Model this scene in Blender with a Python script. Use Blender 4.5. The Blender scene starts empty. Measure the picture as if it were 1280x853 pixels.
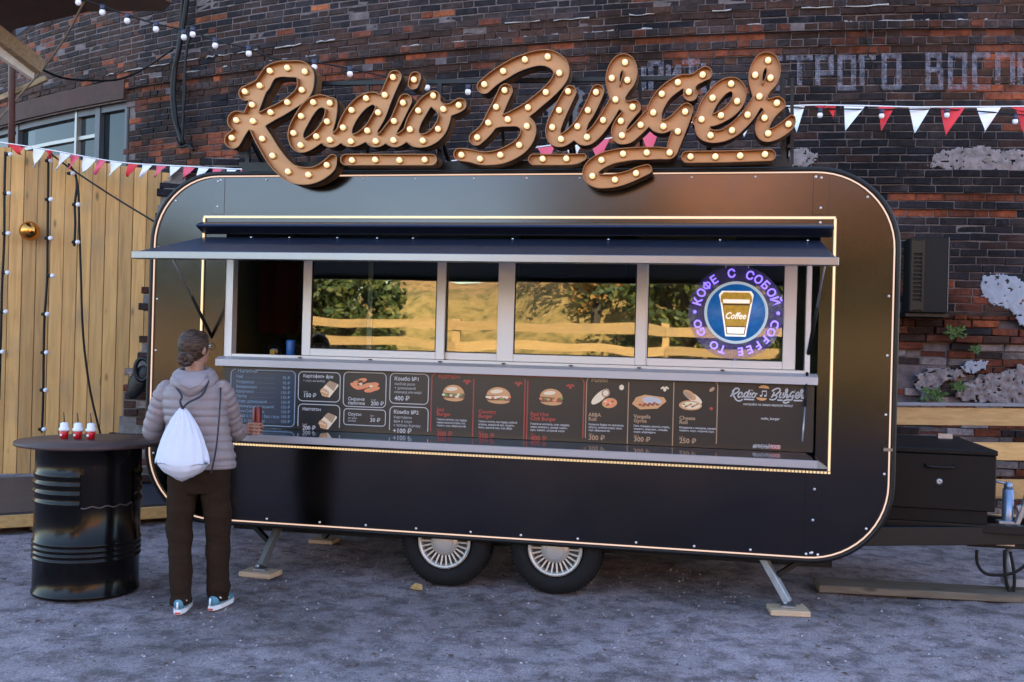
import bpy, bmesh, math, random
import numpy as np
from mathutils import Vector, Matrix, noise, Euler
random.seed(7)
PI = math.pi
S = bpy.context.scene
COL = S.collection

# ------------------------------------------------------------------ camera, world, sun
F = 1250.0
YAW, PITCH, ROLL = math.radians(11.1275), math.radians(.109), math.radians(1.5)
CAM = Vector((0, -6.4, 1.64))
_fw = Vector((-math.sin(YAW)*math.cos(PITCH), math.cos(YAW)*math.cos(PITCH), math.sin(PITCH)))
_r0 = Vector((math.cos(YAW), math.sin(YAW), 0)); _u0 = _r0.cross(_fw)
RT = _r0*math.cos(ROLL) + _u0*math.sin(ROLL)
UP = -_r0*math.sin(ROLL) + _u0*math.cos(ROLL)
FW = _fw
cd = bpy.data.cameras.new('camera'); cam = bpy.data.objects.new('camera', cd); COL.objects.link(cam)
cd.sensor_width = 36; cd.lens = F/1280*36; cd.clip_start = .05; cd.clip_end = 2000
M = Matrix(((RT.x, UP.x, -FW.x, CAM.x), (RT.y, UP.y, -FW.y, CAM.y), (RT.z, UP.z, -FW.z, CAM.z), (0, 0, 0, 1)))
cam.matrix_world = M
S.camera = cam

SUN_EL, SUN_AZ = math.radians(26), math.radians(16)   # azimuth measured from +Y towards +X
w = bpy.data.worlds.new("World"); S.world = w; w.use_nodes = True
nt = w.node_tree; bg = nt.nodes['Background']
sky = nt.nodes.new('ShaderNodeTexSky'); sky.sky_type = 'NISHITA'; sky.sun_disc = False
sky.sun_elevation = SUN_EL; sky.sun_rotation = SUN_AZ
nt.links.new(sky.outputs[0], bg.inputs[0]); bg.inputs[1].default_value = .15
sl = bpy.data.lights.new('sun', 'SUN'); sl.energy = 5.0; sl.angle = math.radians(.5); sl.color = (1, .86, .66)
so = bpy.data.objects.new('sun', sl); COL.objects.link(so)
sd = Vector((math.sin(SUN_AZ)*math.cos(SUN_EL), math.cos(SUN_AZ)*math.cos(SUN_EL), math.sin(SUN_EL)))
so.rotation_euler = sd.to_track_quat('Z', 'Y').to_euler(); so.location = (0, 0, 30)
S.view_settings.view_transform = 'Standard'; S.view_settings.look = 'None'
S.view_settings.exposure = 2.5; S.view_settings.gamma = 1
try:
    S.cycles.max_bounces = 8; S.cycles.transparent_max_bounces = 12
except Exception: pass

def ray(px, py): return FW*F + RT*(px-640) + UP*(426.5-py)
def at(px, py, Y=0.0):
    d = ray(px, py); return CAM + d*((Y-CAM.y)/d.y)
def gp(px, py, Z=0.0):
    d = ray(px, py); return CAM + d*((Z-CAM.z)/d.z)
def pt(px, py, D): return CAM + ray(px, py)*(D/F)
CYX, CYY, CR = .5, 27.4, 23.0                       # the round brick building
def onwall(px, py, off=0.0):
    d = ray(px, py); R = CR+off
    ox, oy = CAM.x-CYX, CAM.y-CYY; a = d.x*d.x+d.y*d.y; b = ox*d.x+oy*d.y; q = b*b-a*(ox*ox+oy*oy-R*R)
    t = (-b-math.sqrt(max(q, 0)))/a
    return CAM + d*t
def cyl(s, z, off=0.0):                             # arc length s from X=CYX, height z, off>0 towards the viewer
    th = s/CR; return Vector((CYX+(CR+off)*math.sin(th), CYY-(CR+off)*math.cos(th), z))
def proj(p):
    v = p-CAM; D = v.dot(FW)
    return (640+F*v.dot(RT)/D, 426.5-F*v.dot(UP)/D, D)

# ------------------------------------------------------------------ materials
def srgb(*c): return tuple(((x/255)/12.92 if x <= 10 else ((x/255+.055)/1.055)**2.4) for x in c)
MC = {}
def mat(name, color, rough=.6, metal=0, var=0.0, vscale=3.0, bump=0.0, bscale=40.0, color2=None, emit=None, estr=0, spec=.5, stretch=None, coat=0):
    if name in MC: return MC[name]
    m = bpy.data.materials.new(name); m.use_nodes = True; t = m.node_tree; p = t.nodes['Principled BSDF']
    p.inputs['Base Color'].default_value = (*color, 1); p.inputs['Roughness'].default_value = rough
    p.inputs['Metallic'].default_value = metal; p.inputs['Specular IOR Level'].default_value = spec
    if coat: p.inputs['Coat Weight'].default_value = coat; p.inputs['Coat Roughness'].default_value = .08
    if emit: p.inputs['Emission Color'].default_value = (*emit, 1); p.inputs['Emission Strength'].default_value = estr
    if var or bump:
        tc = t.nodes.new('ShaderNodeTexCoord'); mp = t.nodes.new('ShaderNodeMapping'); t.links.new(tc.outputs['Object'], mp.inputs[0])
        if stretch: mp.inputs['Scale'].default_value = stretch
    if var:
        n = t.nodes.new('ShaderNodeTexNoise'); n.inputs['Scale'].default_value = vscale; n.inputs['Detail'].default_value = 6; n.inputs['Roughness'].default_value = .65
        t.links.new(mp.outputs[0], n.inputs['Vector'])
        r = t.nodes.new('ShaderNodeValToRGB'); r.color_ramp.elements[0].position = .3; r.color_ramp.elements[1].position = .7
        c2 = color2 or tuple(c*(1-var) for c in color)
        r.color_ramp.elements[0].color = (*c2, 1); r.color_ramp.elements[1].color = (*color, 1)
        t.links.new(n.outputs['Fac'], r.inputs[0]); t.links.new(r.outputs[0], p.inputs['Base Color'])
        mr = t.nodes.new('ShaderNodeMapRange'); mr.inputs[3].default_value = max(rough-.08, .02); mr.inputs[4].default_value = min(rough+.12, 1)
        t.links.new(n.outputs['Fac'], mr.inputs[0]); t.links.new(mr.outputs[0], p.inputs['Roughness'])
    if bump:
        n2 = t.nodes.new('ShaderNodeTexNoise'); n2.inputs['Scale'].default_value = bscale; n2.inputs['Detail'].default_value = 5
        t.links.new(mp.outputs[0], n2.inputs['Vector'])
        b = t.nodes.new('ShaderNodeBump'); b.inputs['Strength'].default_value = bump; b.inputs['Distance'].default_value = .01
        t.links.new(n2.outputs['Fac'], b.inputs['Height']); t.links.new(b.outputs[0], p.inputs['Normal'])
    MC[name] = m; return m

def brick_mat():
    m = bpy.data.materials.new('brick_clay'); m.use_nodes = True; t = m.node_tree; p = t.nodes['Principled BSDF']
    a = t.nodes.new('ShaderNodeAttribute'); a.attribute_name = 'tone'
    g = t.nodes.new('ShaderNodeNewGeometry')
    n = t.nodes.new('ShaderNodeTexNoise'); n.inputs['Scale'].default_value = 14; n.inputs['Detail'].default_value = 8; n.inputs['Roughness'].default_value = .7
    t.links.new(g.outputs['Position'], n.inputs['Vector'])
    mr = t.nodes.new('ShaderNodeMapRange'); mr.inputs[1].default_value = .3; mr.inputs[2].default_value = .7; mr.inputs[3].default_value = .45; mr.inputs[4].default_value = 1.5
    t.links.new(n.outputs['Fac'], mr.inputs[0])
    mx = t.nodes.new('ShaderNodeVectorMath'); mx.operation = 'SCALE'
    t.links.new(a.outputs['Color'], mx.inputs[0]); t.links.new(mr.outputs[0], mx.inputs['Scale'])
    n5 = t.nodes.new('ShaderNodeTexNoise'); n5.inputs['Scale'].default_value = 1.05; n5.inputs['Detail'].default_value = 5
    t.links.new(g.outputs['Position'], n5.inputs['Vector']); m5 = t.nodes.new('ShaderNodeMapRange'); m5.inputs[1].default_value = .38; m5.inputs[2].default_value = .62; m5.inputs[3].default_value = .5; m5.inputs[4].default_value = 1.35
    t.links.new(n5.outputs['Fac'], m5.inputs[0]); mm = t.nodes.new('ShaderNodeMath'); mm.operation = 'MULTIPLY'; t.links.new(mr.outputs[0], mm.inputs[0]); t.links.new(m5.outputs[0], mm.inputs[1]); t.links.new(mm.outputs[0], mx.inputs['Scale'])
    n2 = t.nodes.new('ShaderNodeTexNoise'); n2.inputs['Scale'].default_value = 3.1; n2.inputs['Detail'].default_value = 9; n2.inputs['Roughness'].default_value = .75
    t.links.new(g.outputs['Position'], n2.inputs['Vector'])
    mr2 = t.nodes.new('ShaderNodeMapRange'); mr2.inputs[1].default_value = .55; mr2.inputs[2].default_value = .78; mr2.inputs[3].default_value = 0; mr2.inputs[4].default_value = .5
    t.links.new(n2.outputs['Fac'], mr2.inputs[0])
    mix = t.nodes.new('ShaderNodeMix'); mix.data_type = 'RGBA'; mix.inputs['B'].default_value = (.085, .07, .078, 1)
    t.links.new(mr2.outputs[0], mix.inputs['Factor']); t.links.new(mx.outputs[0], mix.inputs['A'])
    t.links.new(mix.outputs['Result'], p.inputs['Base Color'])
    p.inputs['Roughness'].default_value = .7; p.inputs['Specular IOR Level'].default_value = .12
    b = t.nodes.new('ShaderNodeBump'); b.inputs['Strength'].default_value = .8; b.inputs['Distance'].default_value = .012
    n3 = t.nodes.new('ShaderNodeTexNoise'); n3.inputs['Scale'].default_value = 45; n3.inputs['Detail'].default_value = 6
    t.links.new(g.outputs['Position'], n3.inputs['Vector']); t.links.new(n3.outputs['Fac'], b.inputs['Height']); t.links.new(b.outputs[0], p.inputs['Normal'])
    return m
BRICK = brick_mat()

def wood_mat(name, c1, c2, axis='Z', knots=True, rough=.6, rvar=.28):
    m = bpy.data.materials.new(name); m.use_nodes = True; t = m.node_tree; p = t.nodes['Principled BSDF']
    tc = t.nodes.new('ShaderNodeTexCoord'); oi = t.nodes.new('ShaderNodeObjectInfo')
    add = t.nodes.new('ShaderNodeVectorMath'); add.operation = 'ADD'
    mu = t.nodes.new('ShaderNodeVectorMath'); mu.operation = 'SCALE'; mu.inputs[0].default_value = (13, 7, 31)
    t.links.new(oi.outputs['Random'], mu.inputs['Scale']); t.links.new(tc.outputs['Object'], add.inputs[0]); t.links.new(mu.outputs[0], add.inputs[1])
    mp = t.nodes.new('ShaderNodeMapping'); t.links.new(add.outputs[0], mp.inputs[0])
    sc = {'Z': (14, 14, .8), 'X': (.8, 14, 14), 'Y': (14, .8, 14)}[axis]; mp.inputs['Scale'].default_value = sc
    n = t.nodes.new('ShaderNodeTexNoise'); n.inputs['Scale'].default_value = 2.2; n.inputs['Detail'].default_value = 7; n.inputs['Distortion'].default_value = .6
    t.links.new(mp.outputs[0], n.inputs['Vector'])
    r = t.nodes.new('ShaderNodeValToRGB'); r.color_ramp.elements[0].position = .3; r.color_ramp.elements[1].position = .62
    r.color_ramp.elements[0].color = (*c2, 1); r.color_ramp.elements[1].color = (*c1, 1); t.links.new(n.outputs['Fac'], r.inputs[0])
    # per-board shade
    hs = t.nodes.new('ShaderNodeHueSaturation'); mr = t.nodes.new('ShaderNodeMapRange'); mr.inputs[3].default_value = 1-rvar; mr.inputs[4].default_value = 1+rvar*.6
    t.links.new(oi.outputs['Random'], mr.inputs[0]); t.links.new(mr.outputs[0], hs.inputs['Value']); t.links.new(r.outputs[0], hs.inputs['Color'])
    last = hs.outputs[0]
    if knots:
        mp2 = t.nodes.new('ShaderNodeMapping'); t.links.new(add.outputs[0], mp2.inputs[0])
        mp2.inputs['Scale'].default_value = {'Z': (6, 6, 2.2), 'X': (2.2, 6, 6), 'Y': (6, 2.2, 6)}[axis]
        v = t.nodes.new('ShaderNodeTexVoronoi'); v.inputs['Scale'].default_value = 1.0; t.links.new(mp2.outputs[0], v.inputs['Vector'])
        kr = t.nodes.new('ShaderNodeMapRange'); kr.inputs[1].default_value = .05; kr.inputs[2].default_value = .14; kr.inputs[3].default_value = .75; kr.inputs[4].default_value = 0
        t.links.new(v.outputs['Distance'], kr.inputs[0])
        mix = t.nodes.new('ShaderNodeMix'); mix.data_type = 'RGBA'; mix.inputs['B'].default_value = (*[c*.22 for c in c2], 1)
        t.links.new(kr.outputs[0], mix.inputs['Factor']); t.links.new(last, mix.inputs['A'])
        # grey weather stains
        n4 = t.nodes.new('ShaderNodeTexNoise'); n4.inputs['Scale'].default_value = 1.7; n4.inputs['Detail'].default_value = 6; t.links.new(add.outputs[0], n4.inputs['Vector'])
        sr = t.nodes.new('ShaderNodeMapRange'); sr.inputs[1].default_value = .55; sr.inputs[2].default_value = .8; sr.inputs[4].default_value = .6
        t.links.new(n4.outputs['Fac'], sr.inputs[0])
        mix2 = t.nodes.new('ShaderNodeMix'); mix2.data_type = 'RGBA'; mix2.inputs['B'].default_value = (.22, .17, .11, 1)
        t.links.new(sr.outputs[0], mix2.inputs['Factor']); t.links.new(mix.outputs['Result'], mix2.inputs['A']); last = mix2.outputs['Result']
    t.links.new(last, p.inputs['Base Color']); p.inputs['Roughness'].default_value = rough
    b = t.nodes.new('ShaderNodeBump'); b.inputs['Strength'].default_value = .25; b.inputs['Distance'].default_value = .005
    t.links.new(n.outputs['Fac'], b.inputs['Height']); t.links.new(b.outputs[0], p.inputs['Normal'])
    return m

# ------------------------------------------------------------------ object helpers
def tag(o, label=None, cat=None, group=None, kind=None):
    if label: o['label'] = label
    if cat: o['category'] = cat
    if group: o['group'] = group
    if kind: o['kind'] = kind
    return o
def empty(name, loc, label, cat, group=None, rz=0):
    o = bpy.data.objects.new(name, None); COL.objects.link(o); o.location = loc; o.rotation_euler = (0, 0, rz); o.empty_display_size = .1
    return tag(o, label, cat, group)
def wl(o):
    v = Vector((0, 0, 0))
    while o is not None: v += o.location; o = o.parent
    return v
def link_mesh(name, me, parent=None, loc=(0, 0, 0), rot=(0, 0, 0), scale=(1, 1, 1)):
    o = bpy.data.objects.new(name, me); COL.objects.link(o); o.parent = parent
    o.location = Vector(loc)-(wl(parent) if parent else Vector((0, 0, 0))); o.rotation_euler = rot; o.scale = scale
    return o
class MB:
    def __init__(s): s.v = []; s.f = []; s.m = []; s.sm = []
    def add(s, vs, fs, mi=0, smooth=False):
        n = len(s.v); s.v += [tuple(v) for v in vs]
        for f in fs: s.f.append([i+n for i in f]); s.m.append(mi); s.sm.append(smooth)
    def box(s, c, d, rot=None, mi=0, bev=0):
        x, y, z = d[0]/2, d[1]/2, d[2]/2
        if bev:
            b = min(bev, x*.9, y*.9, z*.9); vs = []
            for sx in (-1, 1):
                for sy in (-1, 1):
                    for sz in (-1, 1):
                        vs += [(sx*x, sy*(y-b), sz*(z-b)), (sx*(x-b), sy*y, sz*(z-b)), (sx*(x-b), sy*(y-b), sz*z)]
            bm = bmesh.new()
            for v in vs: bm.verts.new(v)
            bmesh.ops.convex_hull(bm, input=bm.verts[:]); bm.verts.ensure_lookup_table(); bm.verts.index_update()
            bmesh.ops.dissolve_limit(bm, angle_limit=.02, verts=bm.verts[:], edges=bm.edges[:])
            bm.verts.ensure_lookup_table(); bm.verts.index_update()
            vs = [v.co.copy() for v in bm.verts]; fs = [[v.index for v in f.verts] for f in bm.faces]; bm.free()
        else:
            vs = [Vector((a*x, b*y, e*z)) for a in (-1, 1) for b in (-1, 1) for e in (-1, 1)]
            fs = [(0, 1, 3, 2), (4, 6, 7, 5), (0, 4, 5, 1), (2, 3, 7, 6), (0, 2, 6, 4), (1, 5, 7, 3)]
        R = rot if rot is not None else Matrix.Identity(3)
        if isinstance(R, tuple): R = Euler(R).to_matrix()
        s.add([R @ Vector(v)+Vector(c) for v in vs], fs, mi); return s
    def b2(s, x0, x1, y0, y1, z0, z1, mi=0, bev=0):
        return s.box(((x0+x1)/2, (y0+y1)/2, (z0+z1)/2), (abs(x1-x0), abs(y1-y0), abs(z1-z0)), None, mi, bev)
    def bar(s, p, q, wd, th, mi=0, up=(0, 0, 1), bev=0):     # box beam from p to q; wd across, th along up
        p, q = Vector(p), Vector(q); d = (q-p); L = d.length; d.normalize(); u = Vector(up)
        x = d.cross(u)
        if x.length < 1e-4: x = d.cross(Vector((1, 0, 0)))
        x.normalize(); u = x.cross(d)
        R = Matrix((x, d, u)).transposed(); return s.box((p+q)/2, (wd, L, th), R, mi, bev)
    def tube(s, path, r, n=8, mi=0, cap=True, smooth=True):
        P = [Vector(p) for p in path]; rs = r if isinstance(r, (list, tuple)) else [r]*len(P)
        vs = []; N = None
        for i, p in enumerate(P):
            t = (P[min(i+1, len(P)-1)]-P[max(i-1, 0)])
            if t.length < 1e-9: t = Vector((0, 0, 1))
            t.normalize()
            if N is None:
                N = t.cross(Vector((0, 0, 1)));
                if N.length < 1e-3: N = t.cross(Vector((1, 0, 0)))
            N = (N-t*N.dot(t)).normalized(); B = t.cross(N)
            for k in range(n): a = 2*PI*k/n; vs.append(p+(N*math.cos(a)+B*math.sin(a))*rs[i])
        fs = [(i*n+k, i*n+(k+1) % n, (i+1)*n+(k+1) % n, (i+1)*n+k) for i in range(len(P)-1) for k in range(n)]
        if cap: fs += [tuple(range(n-1, -1, -1)), tuple((len(P)-1)*n+k for k in range(n))]
        s.add(vs, fs, mi, smooth); return s
    def lathe(s, c, prof, n=24, mi=0, R=None, smooth=True, a0=0, a1=2*PI, cap=False):
        vs = []; full = abs(a1-a0-2*PI) < 1e-6; m = n if full else n+1
        for (r, z) in prof:
            for k in range(m): a = a0+(a1-a0)*k/n; vs.append(Vector((r*math.cos(a), r*math.sin(a), z)))
        fs = []
        for i in range(len(prof)-1):
            for k in range(n if full else n): fs.append((i*m+k, i*m+(k+1) % m, (i+1)*m+(k+1) % m, (i+1)*m+k))
        R = R or Matrix.Identity(3)
        s.add([R @ v+Vector(c) for v in vs], fs, mi, smooth); return s
    def sphere(s, c, r, n=10, mi=0, sc=(1, 1, 1), R=None):
        prof = [(max(math.sin(PI*i/n), 1e-4)*r, -math.cos(PI*i/n)*r) for i in range(n+1)]
        t = MB(); t.lathe((0, 0, 0), prof, n=int(n*1.6)); R = R or Matrix.Identity(3)
        s.add([R @ Vector((v[0]*sc[0], v[1]*sc[1], v[2]*sc[2]))+Vector(c) for v in t.v], t.f, mi, True); return s
    def loft(s, rings, n=16, mi=0, cap=True):                # ring: (center, rx, ry, [X axis, Y axis])
        vs = []
        for ring in rings:
            c, rx, ry = Vector(ring[0]), ring[1], ring[2]; X = Vector(ring[3]) if len(ring) > 3 else Vector((1, 0, 0)); Y = Vector(ring[4]) if len(ring) > 4 else Vector((0, 1, 0))
            for k in range(n): a = 2*PI*k/n; vs.append(c+X*rx*math.cos(a)+Y*ry*math.sin(a))
        m = len(rings)
        fs = [(i*n+k, i*n+(k+1) % n, (i+1)*n+(k+1) % n, (i+1)*n+k) for i in range(m-1) for k in range(n)]
        if cap: fs += [tuple(range(n-1, -1, -1)), tuple((m-1)*n+k for k in range(n))]
        s.add(vs, fs, mi, True); return s
    def mesh(s, name, mats, off=(0, 0, 0)):
        me = bpy.data.meshes.new(name); ox, oy, oz = off
        me.from_pydata([(v[0]-ox, v[1]-oy, v[2]-oz) for v in s.v], [], s.f)
        for m in (mats if isinstance(mats, (list, tuple)) else [mats]): me.materials.append(m)
        me.polygons.foreach_set('material_index', s.m); me.polygons.foreach_set('use_smooth', s.sm); me.update()
        return me
    def build(s, name, mats, parent=None, label=None):
        off = wl(parent) if parent else Vector((0, 0, 0))
        me = s.mesh(name, mats, off); o = bpy.data.objects.new(name, me); COL.objects.link(o); o.parent = parent
        if label: o['label'] = label
        return o
def evald(o, name):
    dg = bpy.context.evaluated_depsgraph_get(); me = bpy.data.meshes.new_from_object(o.evaluated_get(dg)); me.name = name; return me
def remesh(mb, voxel, smooth, iters=4):
    me = mb.mesh('tmp', MAT_NONE); o = bpy.data.objects.new('tmp', me); COL.objects.link(o)
    r = o.modifiers.new('r', 'REMESH'); r.mode = 'VOXEL'; r.voxel_size = voxel; r.use_smooth_shade = True
    if smooth: k = o.modifiers.new('s', 'SMOOTH'); k.factor = .5; k.iterations = smooth
    out = evald(o, 'remeshed'); bpy.data.objects.remove(o); return out
MAT_NONE = bpy.data.materials.new('temp')
def put(me, name, m, parent, label=None):
    me.materials.clear(); me.materials.append(m); me.transform(Matrix.Translation(-wl(parent)))
    for p in me.polygons: p.use_smooth = True
    o = bpy.data.objects.new(name, me); COL.objects.link(o); o.parent = parent
    if label: o['label'] = label
    return o
def smooth_path(P, sub=6, closed=False):
    P = [Vector(p) for p in P]; out = []
    for i in range(len(P)-1):
        p0 = P[max(i-1, 0)]; p1 = P[i]; p2 = P[i+1]; p3 = P[min(i+2, len(P)-1)]
        for k in range(sub):
            t = k/sub; out.append(.5*((2*p1)+(p2-p0)*t+(2*p0-5*p1+4*p2-p3)*t*t+(3*p1-p0-3*p2+p3)*t*t*t))
    out.append(P[-1]); return out
_tc = {}
def text_mesh(body, size, bold=0.0, res=2, shear=0):
    k = (body, size, bold, res, shear)
    if k in _tc: return _tc[k]
    if 'ф' in body or 'Ф' in body:       # this glyph does not fill cleanly: build it from a ring and a stem
        b2 = body.replace('ф', 'о').replace('Ф', 'О'); vs, fs = text_mesh(b2, size, bold, res, shear); vs, fs = list(vs), list(fs)
        for i, ch in enumerate(body):
            if ch not in 'фФ': continue
            cw = .30 if ch == 'ф' else .38; x = max(v.x for v in text_mesh(b2[:i+1], size, bold, res, shear)[0])-cw*size*.92; h = .04*size+bold; n = len(vs)
            vs += [Vector((x-h, -.16*size if ch == 'ф' else -.04*size, 0)), Vector((x+h, -.16*size if ch == 'ф' else -.04*size, 0)), Vector((x+h, .76*size, 0)), Vector((x-h, .76*size, 0))]; fs.append((n, n+1, n+2, n+3))
        _tc[k] = (vs, fs); return _tc[k]
    c = bpy.data.curves.new('t', 'FONT'); c.body = body; c.size = size; c.resolution_u = res; c.offset = min(bold, size*.024); c.shear = shear; c.fill_mode = 'FRONT'
    o = bpy.data.objects.new('t', c); COL.objects.link(o)
    me = evald(o, 't'); bpy.data.objects.remove(o)
    vs = [v.co.copy() for v in me.vertices]; fs = [tuple(p.vertices) for p in me.polygons]
    bpy.data.meshes.remove(me); _tc[k] = (vs, fs); return _tc[k]
def add_text(mb, body, org, size, mi=0, X=(1, 0, 0), Z=(0, 0, 1), bold=0.0, align='L', res=2, shear=0, width=None):
    vs, fs = text_mesh(body, size, bold, res, shear)
    if not vs: return
    X, Z = Vector(X), Vector(Z); w0 = min(v.x for v in vs); w1 = max(v.x for v in vs)
    k = (width/(w1-w0)) if width else 1.0
    o = {'L': 0, 'C': -(w0+w1)/2, 'R': -w1}[align]
    mb.add([Vector(org)+X*((v.x+o)*k)+Z*v.y for v in vs], fs, mi)
def curve2d(loops, name='c', extrude=0.0, flip=False):
    c = bpy.data.curves.new(name, 'CURVE'); c.dimensions = '2D'; c.fill_mode = 'BOTH'; c.extrude = extrude
    for L in loops:
        sp = c.splines.new('POLY'); sp.points.add(len(L)-1); sp.use_cyclic_u = True
        for i, p in enumerate(L): sp.points[i].co = (p[0], p[1], 0, 1)
    o = bpy.data.objects.new(name, c); COL.objects.link(o); me = evald(o, name); bpy.data.objects.remove(o)
    return me
def curve_to(mb, loops, Y, th, mi=0):     # loops in (x,z); plate from Y-th/2 .. Y+th/2
    me = curve2d(loops, 'c', th/2)
    vs = [(v.co.x, Y+v.co.z, v.co.y) for v in me.vertices]; fs = [tuple(reversed(p.vertices)) for p in me.polygons]
    bpy.data.meshes.remove(me); mb.add(vs, fs, mi)
def rrect(x0, x1, z0, z1, r, n=14):
    out = []
    for cx, cz, a in ((x1-r, z1-r, 0), (x0+r, z1-r, 90), (x0+r, z0+r, 180), (x1-r, z0+r, 270)):
        for k in range(n+1): t = math.radians(a+90*k/n); out.append((cx+r*math.cos(t), cz+r*math.sin(t)))
    return out

# common materials
M_PINE = wood_mat('pine_boards', (.58, .325, .11), (.43, .225, .07))
M_RAIL = wood_mat('pine_rails', (.55, .34, .13), (.42, .25, .09), 'X')
M_OLDW = wood_mat('old_wood', (.20, .16, .12), (.11, .085, .065), 'X', rough=.8)
M_PAD = wood_mat('pad_wood', (.50, .36, .24), (.36, .25, .16), 'X', knots=False)
M_MORTAR = mat('mortar', (.15, .12, .125), .9, var=.65, vscale=9, bump=.8, bscale=30)
M_BLACKM = mat('black_metal', (.006, .006, .007), .42, 0, spec=.3)
M_WIRE = mat('black_rubber', (.006, .006, .007), .55, spec=.25)
M_ALU = mat('aluminium', (.25, .25, .265), .30, 1.0, var=.1, vscale=3, stretch=(1, 1, 1))
M_ALUW = mat('window_aluminium', (.55, .54, .55), .42, .35)
M_STEELG = mat('galvanised', (.40, .42, .46), .4, .8, var=.3, vscale=18)
M_WBULB = mat('white_bulb', (.72, .70, .76), .25)
M_RED = mat('red_cloth', (.62, .03, .045), .7); M_PINK = mat('pink_cloth', (.68, .10, .17), .7); M_WHT = mat('white_cloth', (.74, .76, .80), .7)
M_FACE = mat('satin_black_panel', (.060, .057, .062), .14, 1.0, var=.1, vscale=1.3)
M_HATCH = mat('hatch_panel', (.035, .046, .085), .35, .7)
M_RUBBER = mat('tyre_rubber', (.010, .010, .011), .8, spec=.2, bump=.3, bscale=60)
M_LED = mat('led_warm', (.25, .2, .14), .5, emit=(1, .70, .36), estr=.21)
M_LEDP = mat('led_pale', (.25, .2, .17), .5, emit=(1, .66, .48), estr=.15)
M_SCREW = mat('bright_screw', (.75, .75, .78), .3, .6)
M_RUST = mat('rust', (.062, .026, .018), .8, var=.6, vscale=6, bump=.3)
M_DARKIN = mat('dark_inside', (.02, .022, .022), .7)
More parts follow.
